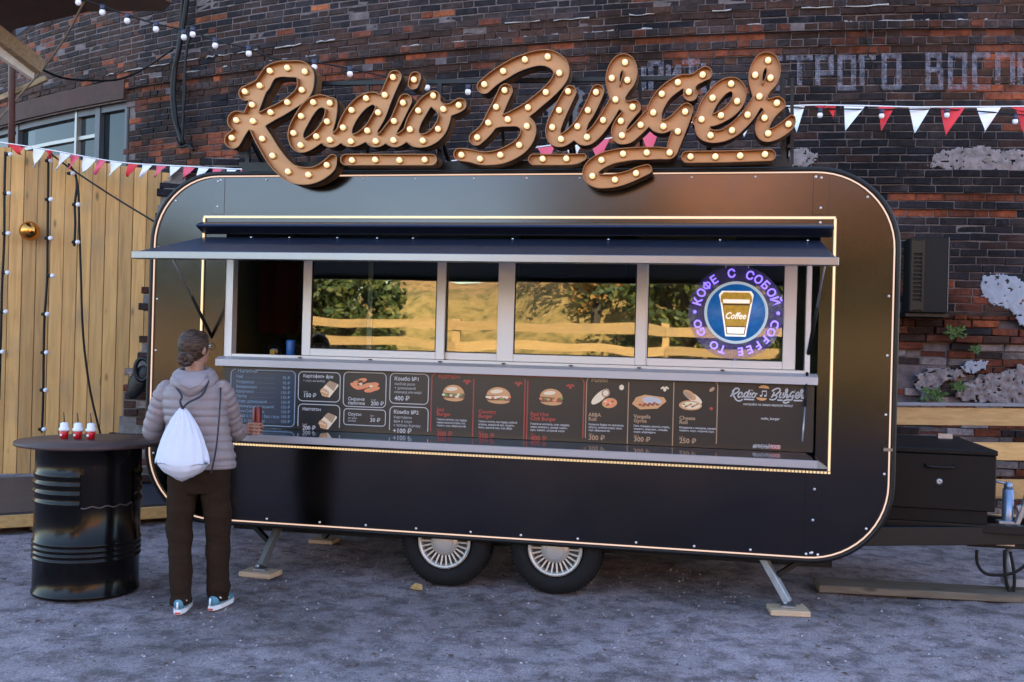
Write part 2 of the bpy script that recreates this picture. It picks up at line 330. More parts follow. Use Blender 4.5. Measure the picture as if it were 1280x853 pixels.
#@@GROUND
# ------------------------------------------------------------------ ground
def ground():
    m = bpy.data.materials.new('gravel_yard'); m.use_nodes = True; t = m.node_tree; p = t.nodes['Principled BSDF']
    g = t.nodes.new('ShaderNodeNewGeometry')
    def nz(sc, det=8, rough=.6):
        n = t.nodes.new('ShaderNodeTexNoise'); n.inputs['Scale'].default_value = sc; n.inputs['Detail'].default_value = det; n.inputs['Roughness'].default_value = rough
        t.links.new(g.outputs['Position'], n.inputs['Vector']); return n
    a, b, c = nz(.55, 7), nz(5.5, 8, .7), nz(85, 3, .8)
    r1 = t.nodes.new('ShaderNodeValToRGB'); e = r1.color_ramp.elements; e[0].position = .36; e[1].position = .66
    e[0].color = (.25, .205, .205, 1); e[1].color = (.55, .46, .50, 1); t.links.new(a.outputs['Fac'], r1.inputs[0])
    r2 = t.nodes.new('ShaderNodeValToRGB'); e = r2.color_ramp.elements; e[0].position = .36; e[1].position = .62
    e[0].color = (.26, .23, .22, 1); e[1].color = (1, 1, 1, 1); e[0].position = .40; e[1].position = .56; t.links.new(b.outputs['Fac'], r2.inputs[0])
    r3 = t.nodes.new('ShaderNodeValToRGB'); e = r3.color_ramp.elements; e[0].position = .34; e[1].position = .66
    e[0].color = (.38, .37, .37, 1); e[1].color = (1.35, 1.33, 1.35, 1); t.links.new(c.outputs['Fac'], r3.inputs[0])
    m1 = t.nodes.new('ShaderNodeMix'); m1.data_type = 'RGBA'; m1.blend_type = 'MULTIPLY'; m1.inputs['Factor'].default_value = .75
    t.links.new(r1.outputs[0], m1.inputs['A']); t.links.new(r2.outputs[0], m1.inputs['B'])
    m2 = t.nodes.new('ShaderNodeMix'); m2.data_type = 'RGBA'; m2.blend_type = 'MULTIPLY'; m2.inputs['Factor'].default_value = .8
    t.links.new(m1.outputs['Result'], m2.inputs['A']); t.links.new(r3.outputs[0], m2.inputs['B'])
    t.links.new(m2.outputs['Result'], p.inputs['Base Color']); p.inputs['Roughness'].default_value = .85
    b1 = t.nodes.new('ShaderNodeBump'); b1.inputs['Strength'].default_value = .9; b1.inputs['Distance'].default_value = .02; t.links.new(c.outputs['Fac'], b1.inputs['Height'])
    b2 = t.nodes.new('ShaderNodeBump'); b2.inputs['Strength'].default_value = .8; b2.inputs['Distance'].default_value = .05; t.links.new(b.outputs['Fac'], b2.inputs['Height'])
    t.links.new(b1.outputs[0], b2.inputs['Normal']); t.links.new(b2.outputs[0], p.inputs['Normal'])
    mb = MB(); nx, ny = 260, 200; x0, x1, y0, y1 = -9., 6., -6.5, 4.5
    for j in range(ny+1):
        for i in range(nx+1):
            x = x0+(x1-x0)*i/nx; y = y0+(y1-y0)*j/ny
            ed = min(x-x0, x1-x, y-y0, y1-y, 1.0)
            z = (noise.noise((x*1.3, y*1.3, 0))*.016+noise.noise((x*5, y*7, 3))*.014+noise.noise((x*12, y*17, 7))*.008)*ed-.006
            mb.v.append((x, y, z))
    for j in range(ny):
        for i in range(nx):
            q = j*(nx+1)+i; mb.f.append([q, q+1, q+nx+2, q+nx+1]); mb.m.append(0); mb.sm.append(True)
    n = len(mb.v); z = -.006; B = 400
    mb.v += [(-B, -B, z), (B, -B, z), (B, B, z), (-B, B, z), (x0, y0, z), (x1, y0, z), (x1, y1, z), (x0, y1, z)]
    for q in ((0, 1, 5, 4), (1, 2, 6, 5), (2, 3, 7, 6), (3, 0, 4, 7)): mb.f.append([n+i for i in q]); mb.m.append(0); mb.sm.append(False)
    tag(mb.build('ground', m), kind='structure')
    # loose gravel and crumbs
    gb = MB(); rng = random.Random(3)
    for i in range(9000):
        x = rng.uniform(-6.5, 4); y = -5.2+6.5*rng.random()**1.2
        r = rng.choice((.003, .004, .005, .006, .009)); a = rng.uniform(0, PI)
        ca, sa = math.cos(a)*r, math.sin(a)*r; h = r*.9; zz = noise.noise((x*1.3, y*1.3, 0))*.016+noise.noise((x*5, y*7, 3))*.014-.006
        gb.add([(x+ca, y+sa, zz), (x-sa, y+ca, zz), (x-ca*1.3, y-sa*1.3, zz), (x+sa, y-ca, zz), (x+ca*.2, y, zz+h)], [(0, 1, 4), (1, 2, 4), (2, 3, 4), (3, 0, 4)], rng.choice((0, 0, 1, 1, 0, 2)))
    tag(gb.build('loose_gravel', [mat('gravel_grey', (.30, .26, .28), .9), mat('gravel_dark', (.09, .08, .08), .9), mat('gravel_pale', (.42, .37, .38), .9)]),
        'loose gravel and dirt crumbs scattered over the grey yard', 'gravel', kind='stuff')
    lf = MB(); rng = random.Random(5)
    for i in range(900):
        x = rng.uniform(-5.5, 3.5); y = rng.uniform(-4.5, 1.2); a = rng.uniform(0, 2*PI); r = rng.uniform(.005, .02)*rng.choice((1, 1, .6))
        c, s_ = math.cos(a)*r, math.sin(a)*r; zz = .010+noise.noise((x*1.3, y*1.3, 0))*.016+noise.noise((x*5, y*7, 3))*.014-.006
        lf.add([(x+c*1.5, y+s_*1.5, zz), (x-s_*.6, y+c*.6, zz+r*.5), (x-c*1.5, y-s_*1.5, zz), (x+s_*.6, y-c*.6, zz+.002)], [(0, 1, 2, 3)])
    tag(lf.build('leaf_divot_flecks', mat('leaf_and_divot', (.085, .055, .04), .8)), 'dark dry leaf crumbs, many standing in for shaded divots in the gravel', 'leaf litter', kind='stuff')  # besides leaf crumbs, extra dark flecks imitate the shade in small divots
    q = gp(521, 737); l = MB()
    l.add([q+Vector((-.05, 0, .004)), q+Vector((-.02, .03, .035)), q+Vector((.03, .02, .03)), q+Vector((.045, -.02, .004)), q+Vector((0, -.035, .006)), q+Vector((-.005, 0, .02))],
          [(0, 1, 5), (1, 2, 5), (2, 3, 5), (3, 4, 5), (4, 0, 5)])
    tag(l.build('fallen_leaf', mat('ochre_leaf', (.42, .26, .09), .7)), 'single ochre curled leaf lying beside the left trailer tyre', 'leaf')
ground()
#@@BRICKS
# ------------------------------------------------------------------ the round brick building
TONES = [(.020, .022, .036), (.028, .028, .042), (.040, .038, .052), (.055, .047, .058),
         (.070, .044, .042), (.088, .052, .046), (.105, .060, .048), (.080, .062, .066),
         (.17, .062, .042), (.25, .080, .046), (.34, .105, .052), (.42, .15, .07), (.27, .25, .26), (.40, .38, .41)]
TONES = [tuple(c*(.42, .36, .33)[k]*(1 if i < 8 else 1.3 if i < 12 else 1.35) for k, c in enumerate(t)) for i, t in enumerate(TONES)]
NV = 9
def brick_variant(seed):
    rg = random.Random(seed); b = .007; j = lambda a: rg.uniform(-a, a)*1.8
    vs = []
    for (a, d, y) in ((.5, 0, .012), ):
        pass
    fx, fz = .5-.030, .5-.09
    front = [(-fx+j(.012), -.0+j(.0025), -fz+j(.03)), (fx+j(.012), j(.0025), -fz+j(.03)), (fx+j(.012), j(.0025), fz+j(.03)), (-fx+j(.012), j(.0025), fz+j(.03))]
    mid = [(-.5, .008, -.5), (.5, .008, -.5), (.5, .008, .5), (-.5, .008, .5)]
    mid = [(x+j(.008), y, z+j(.03)) for x, y, z in mid]
    back = [(x, .07, z) for x, _, z in ((-.5, 0, -.5), (.5, 0, -.5), (.5, 0, .5), (-.5, 0, .5))]
    vs = front+mid+back
    fs = [(0, 1, 2, 3)]
    for k in range(4):
        l = (k+1) % 4; fs.append((4+k, 4+l, l, k)); fs.append((8+k, 8+l, 4+l, 4+k))
    return vs, fs
VAR = [brick_variant(i) for i in range(NV)]
_bm = {}
def brick_mesh(v, t):
    if (v, t) in _bm: return _bm[(v, t)]
    me = bpy.data.meshes.new('brick'); me.from_pydata(VAR[v][0], [], VAR[v][1]); me.materials.append(BRICK)
    ca = me.color_attributes.new('tone', 'FLOAT_COLOR', 'POINT'); ca.data.foreach_set('color', list((*TONES[t], 1.0))*12)
    _bm[(v, t)] = me; return me
def place_bricks(items, parent, limit, key):   # items: (pos, angle, w, h, variant, tone, roll)
    items.sort(key=key, reverse=True); off = wl(parent)
    for (p, a, wd, h, v, t, rl) in items[:limit]:
        o = bpy.data.objects.new('brick', brick_mesh(v, t)); COL.objects.link(o); o.parent = parent
        o.location = p-off; o.rotation_euler = (0, rl, a); o.scale = (wd, 1, h)
    rest = items[limit:]
    if not rest: return
    V = np.zeros((len(rest)*12, 3), np.float32); C = np.ones((len(rest)*12, 4), np.float32); Fs = []
    base = [np.array(v[0], np.float32) for v in VAR]
    for i, (p, a, wd, h, v, t, rl) in enumerate(rest):
        q = base[v]*np.array([wd, 1, h]); c, s_ = math.cos(rl), math.sin(rl)
        q = np.stack([q[:, 0]*c+q[:, 2]*s_, q[:, 1], -q[:, 0]*s_+q[:, 2]*c], 1); c, s_ = math.cos(a), math.sin(a)
        V[i*12:i*12+12] = np.stack([q[:, 0]*c-q[:, 1]*s_, q[:, 0]*s_+q[:, 1]*c, q[:, 2]], 1)+np.array(p-off)
        C[i*12:i*12+12, :3] = TONES[t]; Fs += [tuple(k+i*12 for k in f) for f in VAR[v][1]]
    me = bpy.data.meshes.new('brick_rest'); me.from_pydata(V.tolist(), [], Fs); me.materials.append(BRICK)
    ca = me.color_attributes.new('tone', 'FLOAT_COLOR', 'POINT'); ca.data.foreach_set('color', C.ravel())
    o = bpy.data.objects.new('brickwork', me); COL.objects.link(o); o.parent = parent; o['kind'] = 'stuff'

RW = .08
def row_info(k):
    """(protrusion, header?, tone chooser) for course k"""
    if k == 62: return .075, True, 'edge'
    if k == 61: return .01, False, 'redd'
    if k == 60: return .055, True, 'edge'
    if k == 59: return .02, False, 'redd'
    if k in (63, 64): return .03, False, 'rub'
    if k == 65: return .05, False, 'edge'
    if 66 <= k: return .0, False, 'up'
    if k in (41, 42, 43): return .06, False, 'dark'
    if k == 40: return .02, False, 'redh'
    if k == 39: return .045, False, 'dark'
    if k == 38: return .0, False, 'redh'
    return .0, False, 'mid'
WINA = onwall(-60, 150); WINB = onwall(160, 150)
def s_of(p): return math.atan2(p.x-CYX, CYY-p.y)*CR
def building():
    root = empty('brick_building', cyl(0, 0), 'round sooty brick building with ledges behind the black trailer', 'building')
    items = []; rg = random.Random(11)
    sA, sB = -17.0, 11.0
    sw = s_of(onwall(160, 150)); zw0, zw1 = 2.6, onwall(159, 124).z
    ZTOP = 84
    plaster = lambda s, z: False
    for k in range(0, ZTOP):
        pr, hd, kind = row_info(k); z = k*RW+RW/2; s = sA+(k % 2)*.135+rg.uniform(-.02, .02)
        while s < sB:
            hdr = hd or rg.random() < .22; wd = (.125 if hdr else .262)+rg.uniform(-.006, .006); sc = s+wd/2; s += wd+.011
            zl = z
            p = cyl(sc, z); px, py, D = proj(p)
            # window opening
            if sc < sw+.02 and zw0 < z < zw1+.02: continue
            n1 = noise.noise((sc*.55, z*.9, 1.0)); n2 = noise.noise((sc*1.9, z*2.6, 5.0)); u = rg.random()
            off = pr+rg.gauss(0, .0035)
            if kind == 'mid':
                red = n1*.9+n2*.6
                if px > 1110 and z < 2.5: red += .55
                if red > .30 and u < .82: t = rg.choice((8, 9, 10, 6, 8, 9))
                elif red > .05: t = rg.choice((4, 5, 6, 4, 7, 8)) if u < .7 else rg.choice((1, 2, 3))
                else: t = rg.choice((0, 1, 2, 3, 1, 2)) if u < .8 else rg.choice((4, 5, 7))
            elif kind == 'up':
                t = rg.choice((1, 2, 3, 2, 3, 4, 7)) if n1 < .18 or u < .4 else rg.choice((4, 5, 6, 9, 7))
                if u > .975: t = 11
                off -= .006
            elif kind == 'edge': t = rg.choice((3, 3, 7, 7, 6, 7, 5)) if u < .88 else 8
            elif kind == 'redd': t = rg.choice((4, 5, 6, 5, 8)) if n2 < .12 else rg.choice((8, 9, 10, 9))
            elif kind == 'rub': t = rg.choice((4, 5, 4, 0, 5)); off += rg.uniform(-.010, .016)
            elif kind == 'dark': t = rg.choice((0, 1, 2, 1, 3, 0))
            elif kind == 'redh': t = rg.choice((9, 10, 8, 9, 0, 1))
            if px < 175 and z > 3: t = rg.choice((4, 5, 6, 4, 5, 3)) if u < .86 else rg.choice((9, 10))
            # eaten-away brickwork low on the right
            if px > 1100 and z < 2.05:
                e = noise.noise((sc*2.1, z*3.3, 9))
                off += -.05+e*.06+rg.uniform(-.012, .012); 
                if z < 1.72+.15*noise.noise((sc*1.5, 0, 2)): off -= .07; t = rg.choice((12, 13, 7, 8, 12))if u < .75 else 9
                if rg.random() < .06: continue
            if rg.random() < .006: continue
            items.append((cyl(sc, zl+rg.uniform(-.002, .002), off), sc/CR, wd, RW-.011, rg.randrange(NV), t, rg.gauss(0, .004)))
    def key(it):
        px, py, D = proj(it[0])
        if D < 1 or not (0 < px < 1280 and 0 < py < 853): return 0
        if 190 < px < 1118 and 213 < py < 700: return 0
        if px < 215 and py > 190: return 0
        if px > 1118 and py > 545: return 0
        return it[2]*it[3]/D/D*1e4
    place_bricks(items, root, 300, key)
    # mortar bed behind the bricks, following the ledges
    mb = MB(); N = 160; rows = []
    zs = []
    for k in range(0, ZTOP):
        pr = row_info(k)[0]; zs += [(k*RW, pr-.013), ((k+1)*RW, pr-.013)]
    for (z, o_) in zs: rows.append([cyl(sA+(sB-sA)*i/N, z, o_-(.13 if z < 2.03 and proj(cyl(sA+(sB-sA)*i/N, z))[0] > 1060 else 0)) for i in range(N+1)])
    vs = [v for r in rows for v in r]
    fs = []
    for j in range(len(rows)-1):
        for i in range(N):
            sc = sA+(sB-sA)*(i+.5)/N; z = (zs[j][0]+zs[j+1][0])/2
            if sc < sw and zw0 < z < zw1: continue
            fs.append((j*(N+1)+i, j*(N+1)+i+1, (j+1)*(N+1)+i+1, (j+1)*(N+1)+i))
    mb.add(vs, fs); mb.build('mortar', M_MORTAR, root)
    # the drum of the building above and round the back
    bm = bpy.data.materials.new('far_brickwork'); bm.use_nodes = True; t = bm.node_tree
    bt = t.nodes.new('ShaderNodeTexBrick'); bt.inputs['Scale'].default_value = 1; bt.inputs['Brick Width'].default_value = .27; bt.inputs['Row Height'].default_value = .08; bt.inputs['Mortar Size'].default_value = .006
    bt.inputs['Color1'].default_value = (.05, .04, .05, 1); bt.inputs['Color2'].default_value = (.12, .06, .05, 1); bt.inputs['Mortar'].default_value = (.2, .18, .17, 1)
    tc = t.nodes.new('ShaderNodeTexCoord'); t.links.new(tc.outputs['UV'], bt.inputs['Vector']); t.links.new(bt.outputs[0], t.nodes['Principled BSDF'].inputs['Base Color'])
    up = MB(); H0, H1 = ZTOP*RW, 10.6; n = 96
    for (z, o_) in ((H0-.01, 0), (H1-.5, 0), (H1-.5, .15), (H1, .15)):
        for i in range(n): a = 2*PI*i/n; up.v.append((CYX+(CR+o_)*math.sin(a), CYY-(CR+o_)*math.cos(a), z))
    for j in range(3):
        for i in range(n): up.f.append([j*n+i, j*n+(i+1) % n, (j+1)*n+(i+1) % n, (j+1)*n+i]); up.m.append(0); up.sm.append(True)
    up.f.append([3*n+i for i in range(n)]); up.m.append(1); up.sm.append(False)
    # back and flanks below
    aa = [sB/CR+(2*PI-(sB-sA)/CR)*i/70 for i in range(71)]; b0 = len(up.v)
    for z in (-.1, H0):
        for a in aa: up.v.append((CYX+CR*math.sin(a), CYY-CR*math.cos(a), z))
    for i in range(70): up.f.append([b0+i, b0+i+1, b0+72+i, b0+71+i]); up.m.append(0); up.sm.append(True)
    o = up.build('upper_drum', [bm, mat('roof_felt', (.05, .05, .055), .8)], root)
    uv = o.data.uv_layers.new(name='UVMap')
    for lp in o.data.loops:
        v = o.data.vertices[lp.vertex_index].co+root.location
        uv.data[lp.index].uv = (math.atan2(v.x-CYX, CYY-v.y)*CR, v.z)
    # white ledge mortar lines (dribbled lime on the rubble courses)
    lm = MB(); rg = random.Random(4)
    for (zz, s0, s1) in ((65*RW+.003, -9, 1.3), (63*RW+.01, -9, 9), (65*RW, 5.5, 9), (38*RW+.04, 4.6, 9), (41*RW-.005, 5, 8)):
        s = s0
        while s < s1:
            L = rg.uniform(.08, .45)
            if rg.random() < .62:
                k = int(zz/RW); pr = row_info(k)[0]
                a = [cyl(s+L*i/4, zz+rg.uniform(-.008, .008), pr+rg.uniform(-.008, .006)) for i in range(5)]
                lm.tube(a, [rg.uniform(.003, .011) for _ in range(5)], 5)
            s += L+rg.uniform(.02, .3)
    o = lm.build('lime_drips', mat('lime', (.42, .40, .40), .9, var=.4, vscale=20), root); o['kind'] = 'stuff'
    # plaster remains
    def patch(pts, off, m, name, seed, th=.012, rough=.004, frag=5.0):
        xs = [p[0] for p in pts]; ys = [p[1] for p in pts]; stp = 1.6; x0, y0 = min(xs)-6, min(ys)-6; nx, ny = int((max(xs)+6-x0)/stp), int((max(ys)+6-y0)/stp)
        def ins(x, y):
            x += noise.noise((x*.09, y*.09, seed))*frag+noise.noise((x*.35, y*.35, seed+3))*frag*.45; y += noise.noise((x*.1, y*.1, seed+7))*frag+noise.noise((x*.4, y*.4, seed+9))*frag*.4
            c = False; j = len(pts)-1
            for i in range(len(pts)):
                (xi, yi), (xj, yj) = pts[i], pts[j]
                if (yi > y) != (yj > y) and x < (xj-xi)*(y-yi)/(yj-yi)+xi: c = not c
                j = i
            return c and noise.noise((x*.16, y*.22, seed+20)) > -.42
        cells = {(i, j) for i in range(nx) for j in range(ny) if ins(x0+(i+.5)*stp, y0+(j+.5)*stp)}
        vid = {}; vs = []; fs = []
        def V(i, j, b=0):
            if (i, j, b) not in vid:
                x, y = x0+i*stp, y0+j*stp; jx, jy = noise.noise((i*1.7, j*1.7, seed))*.7, noise.noise((i*1.7, j*1.7, seed+2))*.7
                o_ = off+noise.noise((x*.12, y*.12, seed+30))*rough*1.6+noise.noise((x*.5, y*.5, seed+31))*rough if not b else off-th-.03
                vid[(i, j, b)] = len(vs); vs.append(onwall(x+jx, y+jy, o_))
            return vid[(i, j, b)]
        for (i, j) in cells:
            fs.append((V(i, j+1), V(i+1, j+1), V(i+1, j), V(i, j)))
            for (di, dj, a_, b_) in ((-1, 0, (i, j), (i, j+1)), (1, 0, (i+1, j+1), (i+1, j)), (0, -1, (i+1, j), (i, j)), (0, 1, (i, j+1), (i+1, j+1))):
                if (i+di, j+dj) not in cells: fs.append((V(*a_), V(*a_, 1), V(*b_, 1), V(*b_)))
        mb = MB(); mb.add(vs, fs, 0, True); return mb.build(name, m, root)
    mp = mat('old_plaster', (.30, .32, .38), .85, var=.35, vscale=7, bump=.3, bscale=20)
    mp2 = mat('crumbling_render', (.26, .22, .225), .95, var=.6, vscale=16, bump=1.0, bscale=35)
    patch([(1224, 350), (1240, 342), (1268, 345), (1300, 372), (1300, 420), (1282, 408), (1262, 388), (1240, 380), (1226, 368)], .014, mp, 'plaster_patch', 1)
    patch([(1160, 206), (1176, 187), (1230, 185), (1300, 190), (1300, 216), (1235, 218), (1190, 214)], .012, mp2, 'plaster_patch', 2, .012, .008)
    patch([(1192, 498), (1205, 480), (1228, 470), (1262, 462), (1300, 455), (1300, 505), (1230, 505)], -.05, mp2, 'plaster_patch', 3, .05, .016)
    patch([(1144, 466), (1165, 460), (1205, 463), (1206, 470), (1180, 478), (1168, 500), (1150, 500), (1146, 480)], -.045, mp2, 'plaster_patch', 4, .05, .014)
    patch([(1200, 458), (1212, 451), (1236, 452), (1232, 462), (1210, 465)], -.02, mp, 'plaster_patch', 5, .05)
    patch([(985, 190), (1000, 183), (1020, 192), (1018, 206), (990, 208)], .012, mp2, 'plaster_patch', 6)
    patch([(683, 120), (708, 100), (728, 112), (722, 150), (700, 190), (690, 186)], .010, mat('grey_render', (.12, .12, .14), .9, var=.5, vscale=9), 'plaster_patch', 7)
    # a crack down through the ledges
    ck = MB(); ck.tube([onwall(x, y, .085) for x, y in ((1081, 22), (1083, 34), (1084, 47), (1086, 58), (1085, 70))], .008, 5)
    ck.tube([onwall(x, y, .012) for x, y in ((1085, 70), (1091, 78), (1094, 92), (1097, 104), (1105, 115), (1105, 130))], .006, 5)
    ck.build('crack', mat('crack_dark', (.01, .01, .012), .9), root)
    # faded painted lettering, chalky so that the brick shows through
    pm = bpy.data.materials.new('faded_paint'); pm.use_nodes = True; t = pm.node_tree; p = t.nodes['Principled BSDF']
    p.inputs['Base Color'].default_value = (.24, .23, .30, 1); p.inputs['Roughness'].default_value = .9
    g = t.nodes.new('ShaderNodeNewGeometry'); n = t.nodes.new('ShaderNodeTexNoise'); n.inputs['Scale'].default_value = 17; n.inputs['Detail'].default_value = 8; n.inputs['Roughness'].default_value = .75
    t.links.new(g.outputs['Position'], n.inputs['Vector']); mr = t.nodes.new('ShaderNodeMapRange'); mr.inputs[1].default_value = .36; mr.inputs[2].default_value = .64; mr.inputs[4].default_value = .6
    t.links.new(n.outputs['Fac'], mr.inputs[0]); t.links.new(mr.outputs[0], p.inputs['Alpha'])
    G = {'Т': [((0, 0), (1, 0)), ((.5, 0), (.5, 1))], 'Р': [((.1, 0), (.1, 1)), ((.1, 0), (.9, 0)), ((.9, 0), (.9, .5)), ((.1, .5), (.9, .5))],
         'О': [((.1, 0), (.9, 0)), ((.9, 0), (.9, 1)), ((.9, 1), (.1, 1)), ((.1, 1), (.1, 0))], 'Г': [((.1, 0), (.9, 0)), ((.1, 0), (.1, 1))],
         'В': [((.1, 0), (.1, 1)), ((.1, 0), (.8, 0)), ((.8, 0), (.8, .46)), ((.1, .46), (.9, .46)), ((.9, .46), (.9, 1)), ((.9, 1), (.1, 1))],
         'С': [((.9, 0), (.1, 0)), ((.1, 0), (.1, 1)), ((.1, 1), (.9, 1))], 'П': [((.1, 0), (.1, 1)), ((.1, 0), (.9, 0)), ((.9, 0), (.9, 1))],
         'И': [((.1, 0), (.1, 1)), ((.9, 0), (.9, 1)), ((.1, 1), (.9, 0))], 'Ь': [((.1, 0), (.1, 1)), ((.1, .5), (.9, .5)), ((.9, .5), (.9, 1)), ((.9, 1), (.1, 1))],
         'У': [((.1, 0), (.1, .5)), ((.1, .5), (.9, .5)), ((.9, 0), (.9, 1))]}
    for ch, x0, x1, y0, y1 in (('У', 792, 806, 80, 116), ('Р', 812, 828, 79, 116), ('И', 834, 850, 78, 115), ('Т', 856, 872, 77, 114), ('Ь', 878, 892, 76, 113), ('С', 957, 977, 73, 110), ('Т', 986, 1013, 72, 110), ('Р', 1020, 1041, 72, 110), ('О', 1048, 1069, 72, 110), ('Г', 1076, 1093, 72, 110), ('О', 1103, 1126, 70, 109),
                                ('В', 1158, 1178, 69, 109), ('О', 1186, 1208, 69, 109), ('С', 1216, 1237, 69, 109), ('П', 1245, 1268, 69, 109), ('Р', 1273, 1294, 69, 109)):
        mb = MB(); hw = 3.2
        for k_, (a, b) in enumerate(G[ch]):
            ax, ay, bx, by = x0+(x1-x0)*a[0], y0+(y1-y0)*a[1], x0+(x1-x0)*b[0], y0+(y1-y0)*b[1]
            if abs(ax-bx) >= abs(ay-by):
                if ax > bx: ax, bx = bx, ax
                q = [(ax-hw, ay-hw), (bx+hw, by-hw), (bx+hw, by+hw), (ax-hw, ay+hw)]
            else:
                if ay > by: ay, by, ax, bx = by, ay, bx, ax
                q = [(ax-hw, ay+hw*.98), (ax+hw, ay+hw*.98), (bx+hw, by-hw*.98), (bx-hw, by-hw*.98)]
            o_ = .0105+.0006*k_; vs = [onwall(x, y, o_) for x, y in (q[3], q[2], q[1], q[0])]; mb.add(vs, [(0, 1, 2, 3)])
        mb.build('painted_letter', pm, root)
    # window with aluminium frame high on the left
    zt_ = zw1; s0_ = s_of(onwall(-140, 150)); N_ = 8; SS = [s0_+(sw-s0_)*i/N_ for i in range(N_+1)]
    def run(o_, z, wd, th, name, m, a=s0_, b=sw):
        mb = MB(); pts = [cyl(a+(b-a)*i/N_, z, o_) for i in range(N_+1)]
        for p, q in zip(pts, pts[1:]): mb.bar(p, q+(q-p)*.01, wd, th)
        return mb.build(name, m, root)
    run(-.02, zt_+.12, .22, .27, 'lintel', M_RUST)
    wm = mat('grey_frame', (.07, .075, .09), .5, .3)
    run(-.06, zt_-.07, .07, .10, 'window_frame', wm); run(-.065, zt_-.42, .05, .05, 'window_frame', mat('alu_bar', (.30, .29, .28), .4, .6), s0_, s_of(onwall(118, 150)))
    for px, wd, m_ in ((157, .10, wm), (120, .11, wm), (93, .05, MC['alu_bar']), (20, .06, wm), (-50, .06, wm)):
        p = onwall(px, 160); s_ = s_of(p); mb = MB(); a_, b_ = cyl(s_, zw0, -.055), cyl(s_, zt_-.02, -.055); mb.box((a_+b_)/2, (wd, .075, (b_-a_).length), (0, 0, s_/CR)); mb.build('window_frame', m_, root)
    gl = MB()
    for a_, b_ in zip(SS, SS[1:]): gl.add([cyl(a_, zw0, -.09), cyl(b_, zw0, -.09), cyl(b_, zt_, -.09), cyl(a_, zt_, -.09)], [(0, 1, 2, 3)])
    gl.build('pane', mat('upper_glass', (.012, .018, .02), .05, 0, spec=.3), root)
    rv = MB(); a_, b_ = cyl(sw+.0, zw0, -.12), cyl(sw+.0, zt_, -.12); rv.box((a_+b_)/2, (.03, .24, (b_-a_).length), (0, 0, sw/CR)); rv.build('window_reveal', mat('reveal', (.02, .017, .02), .8), root)
    return root
BLD = building()
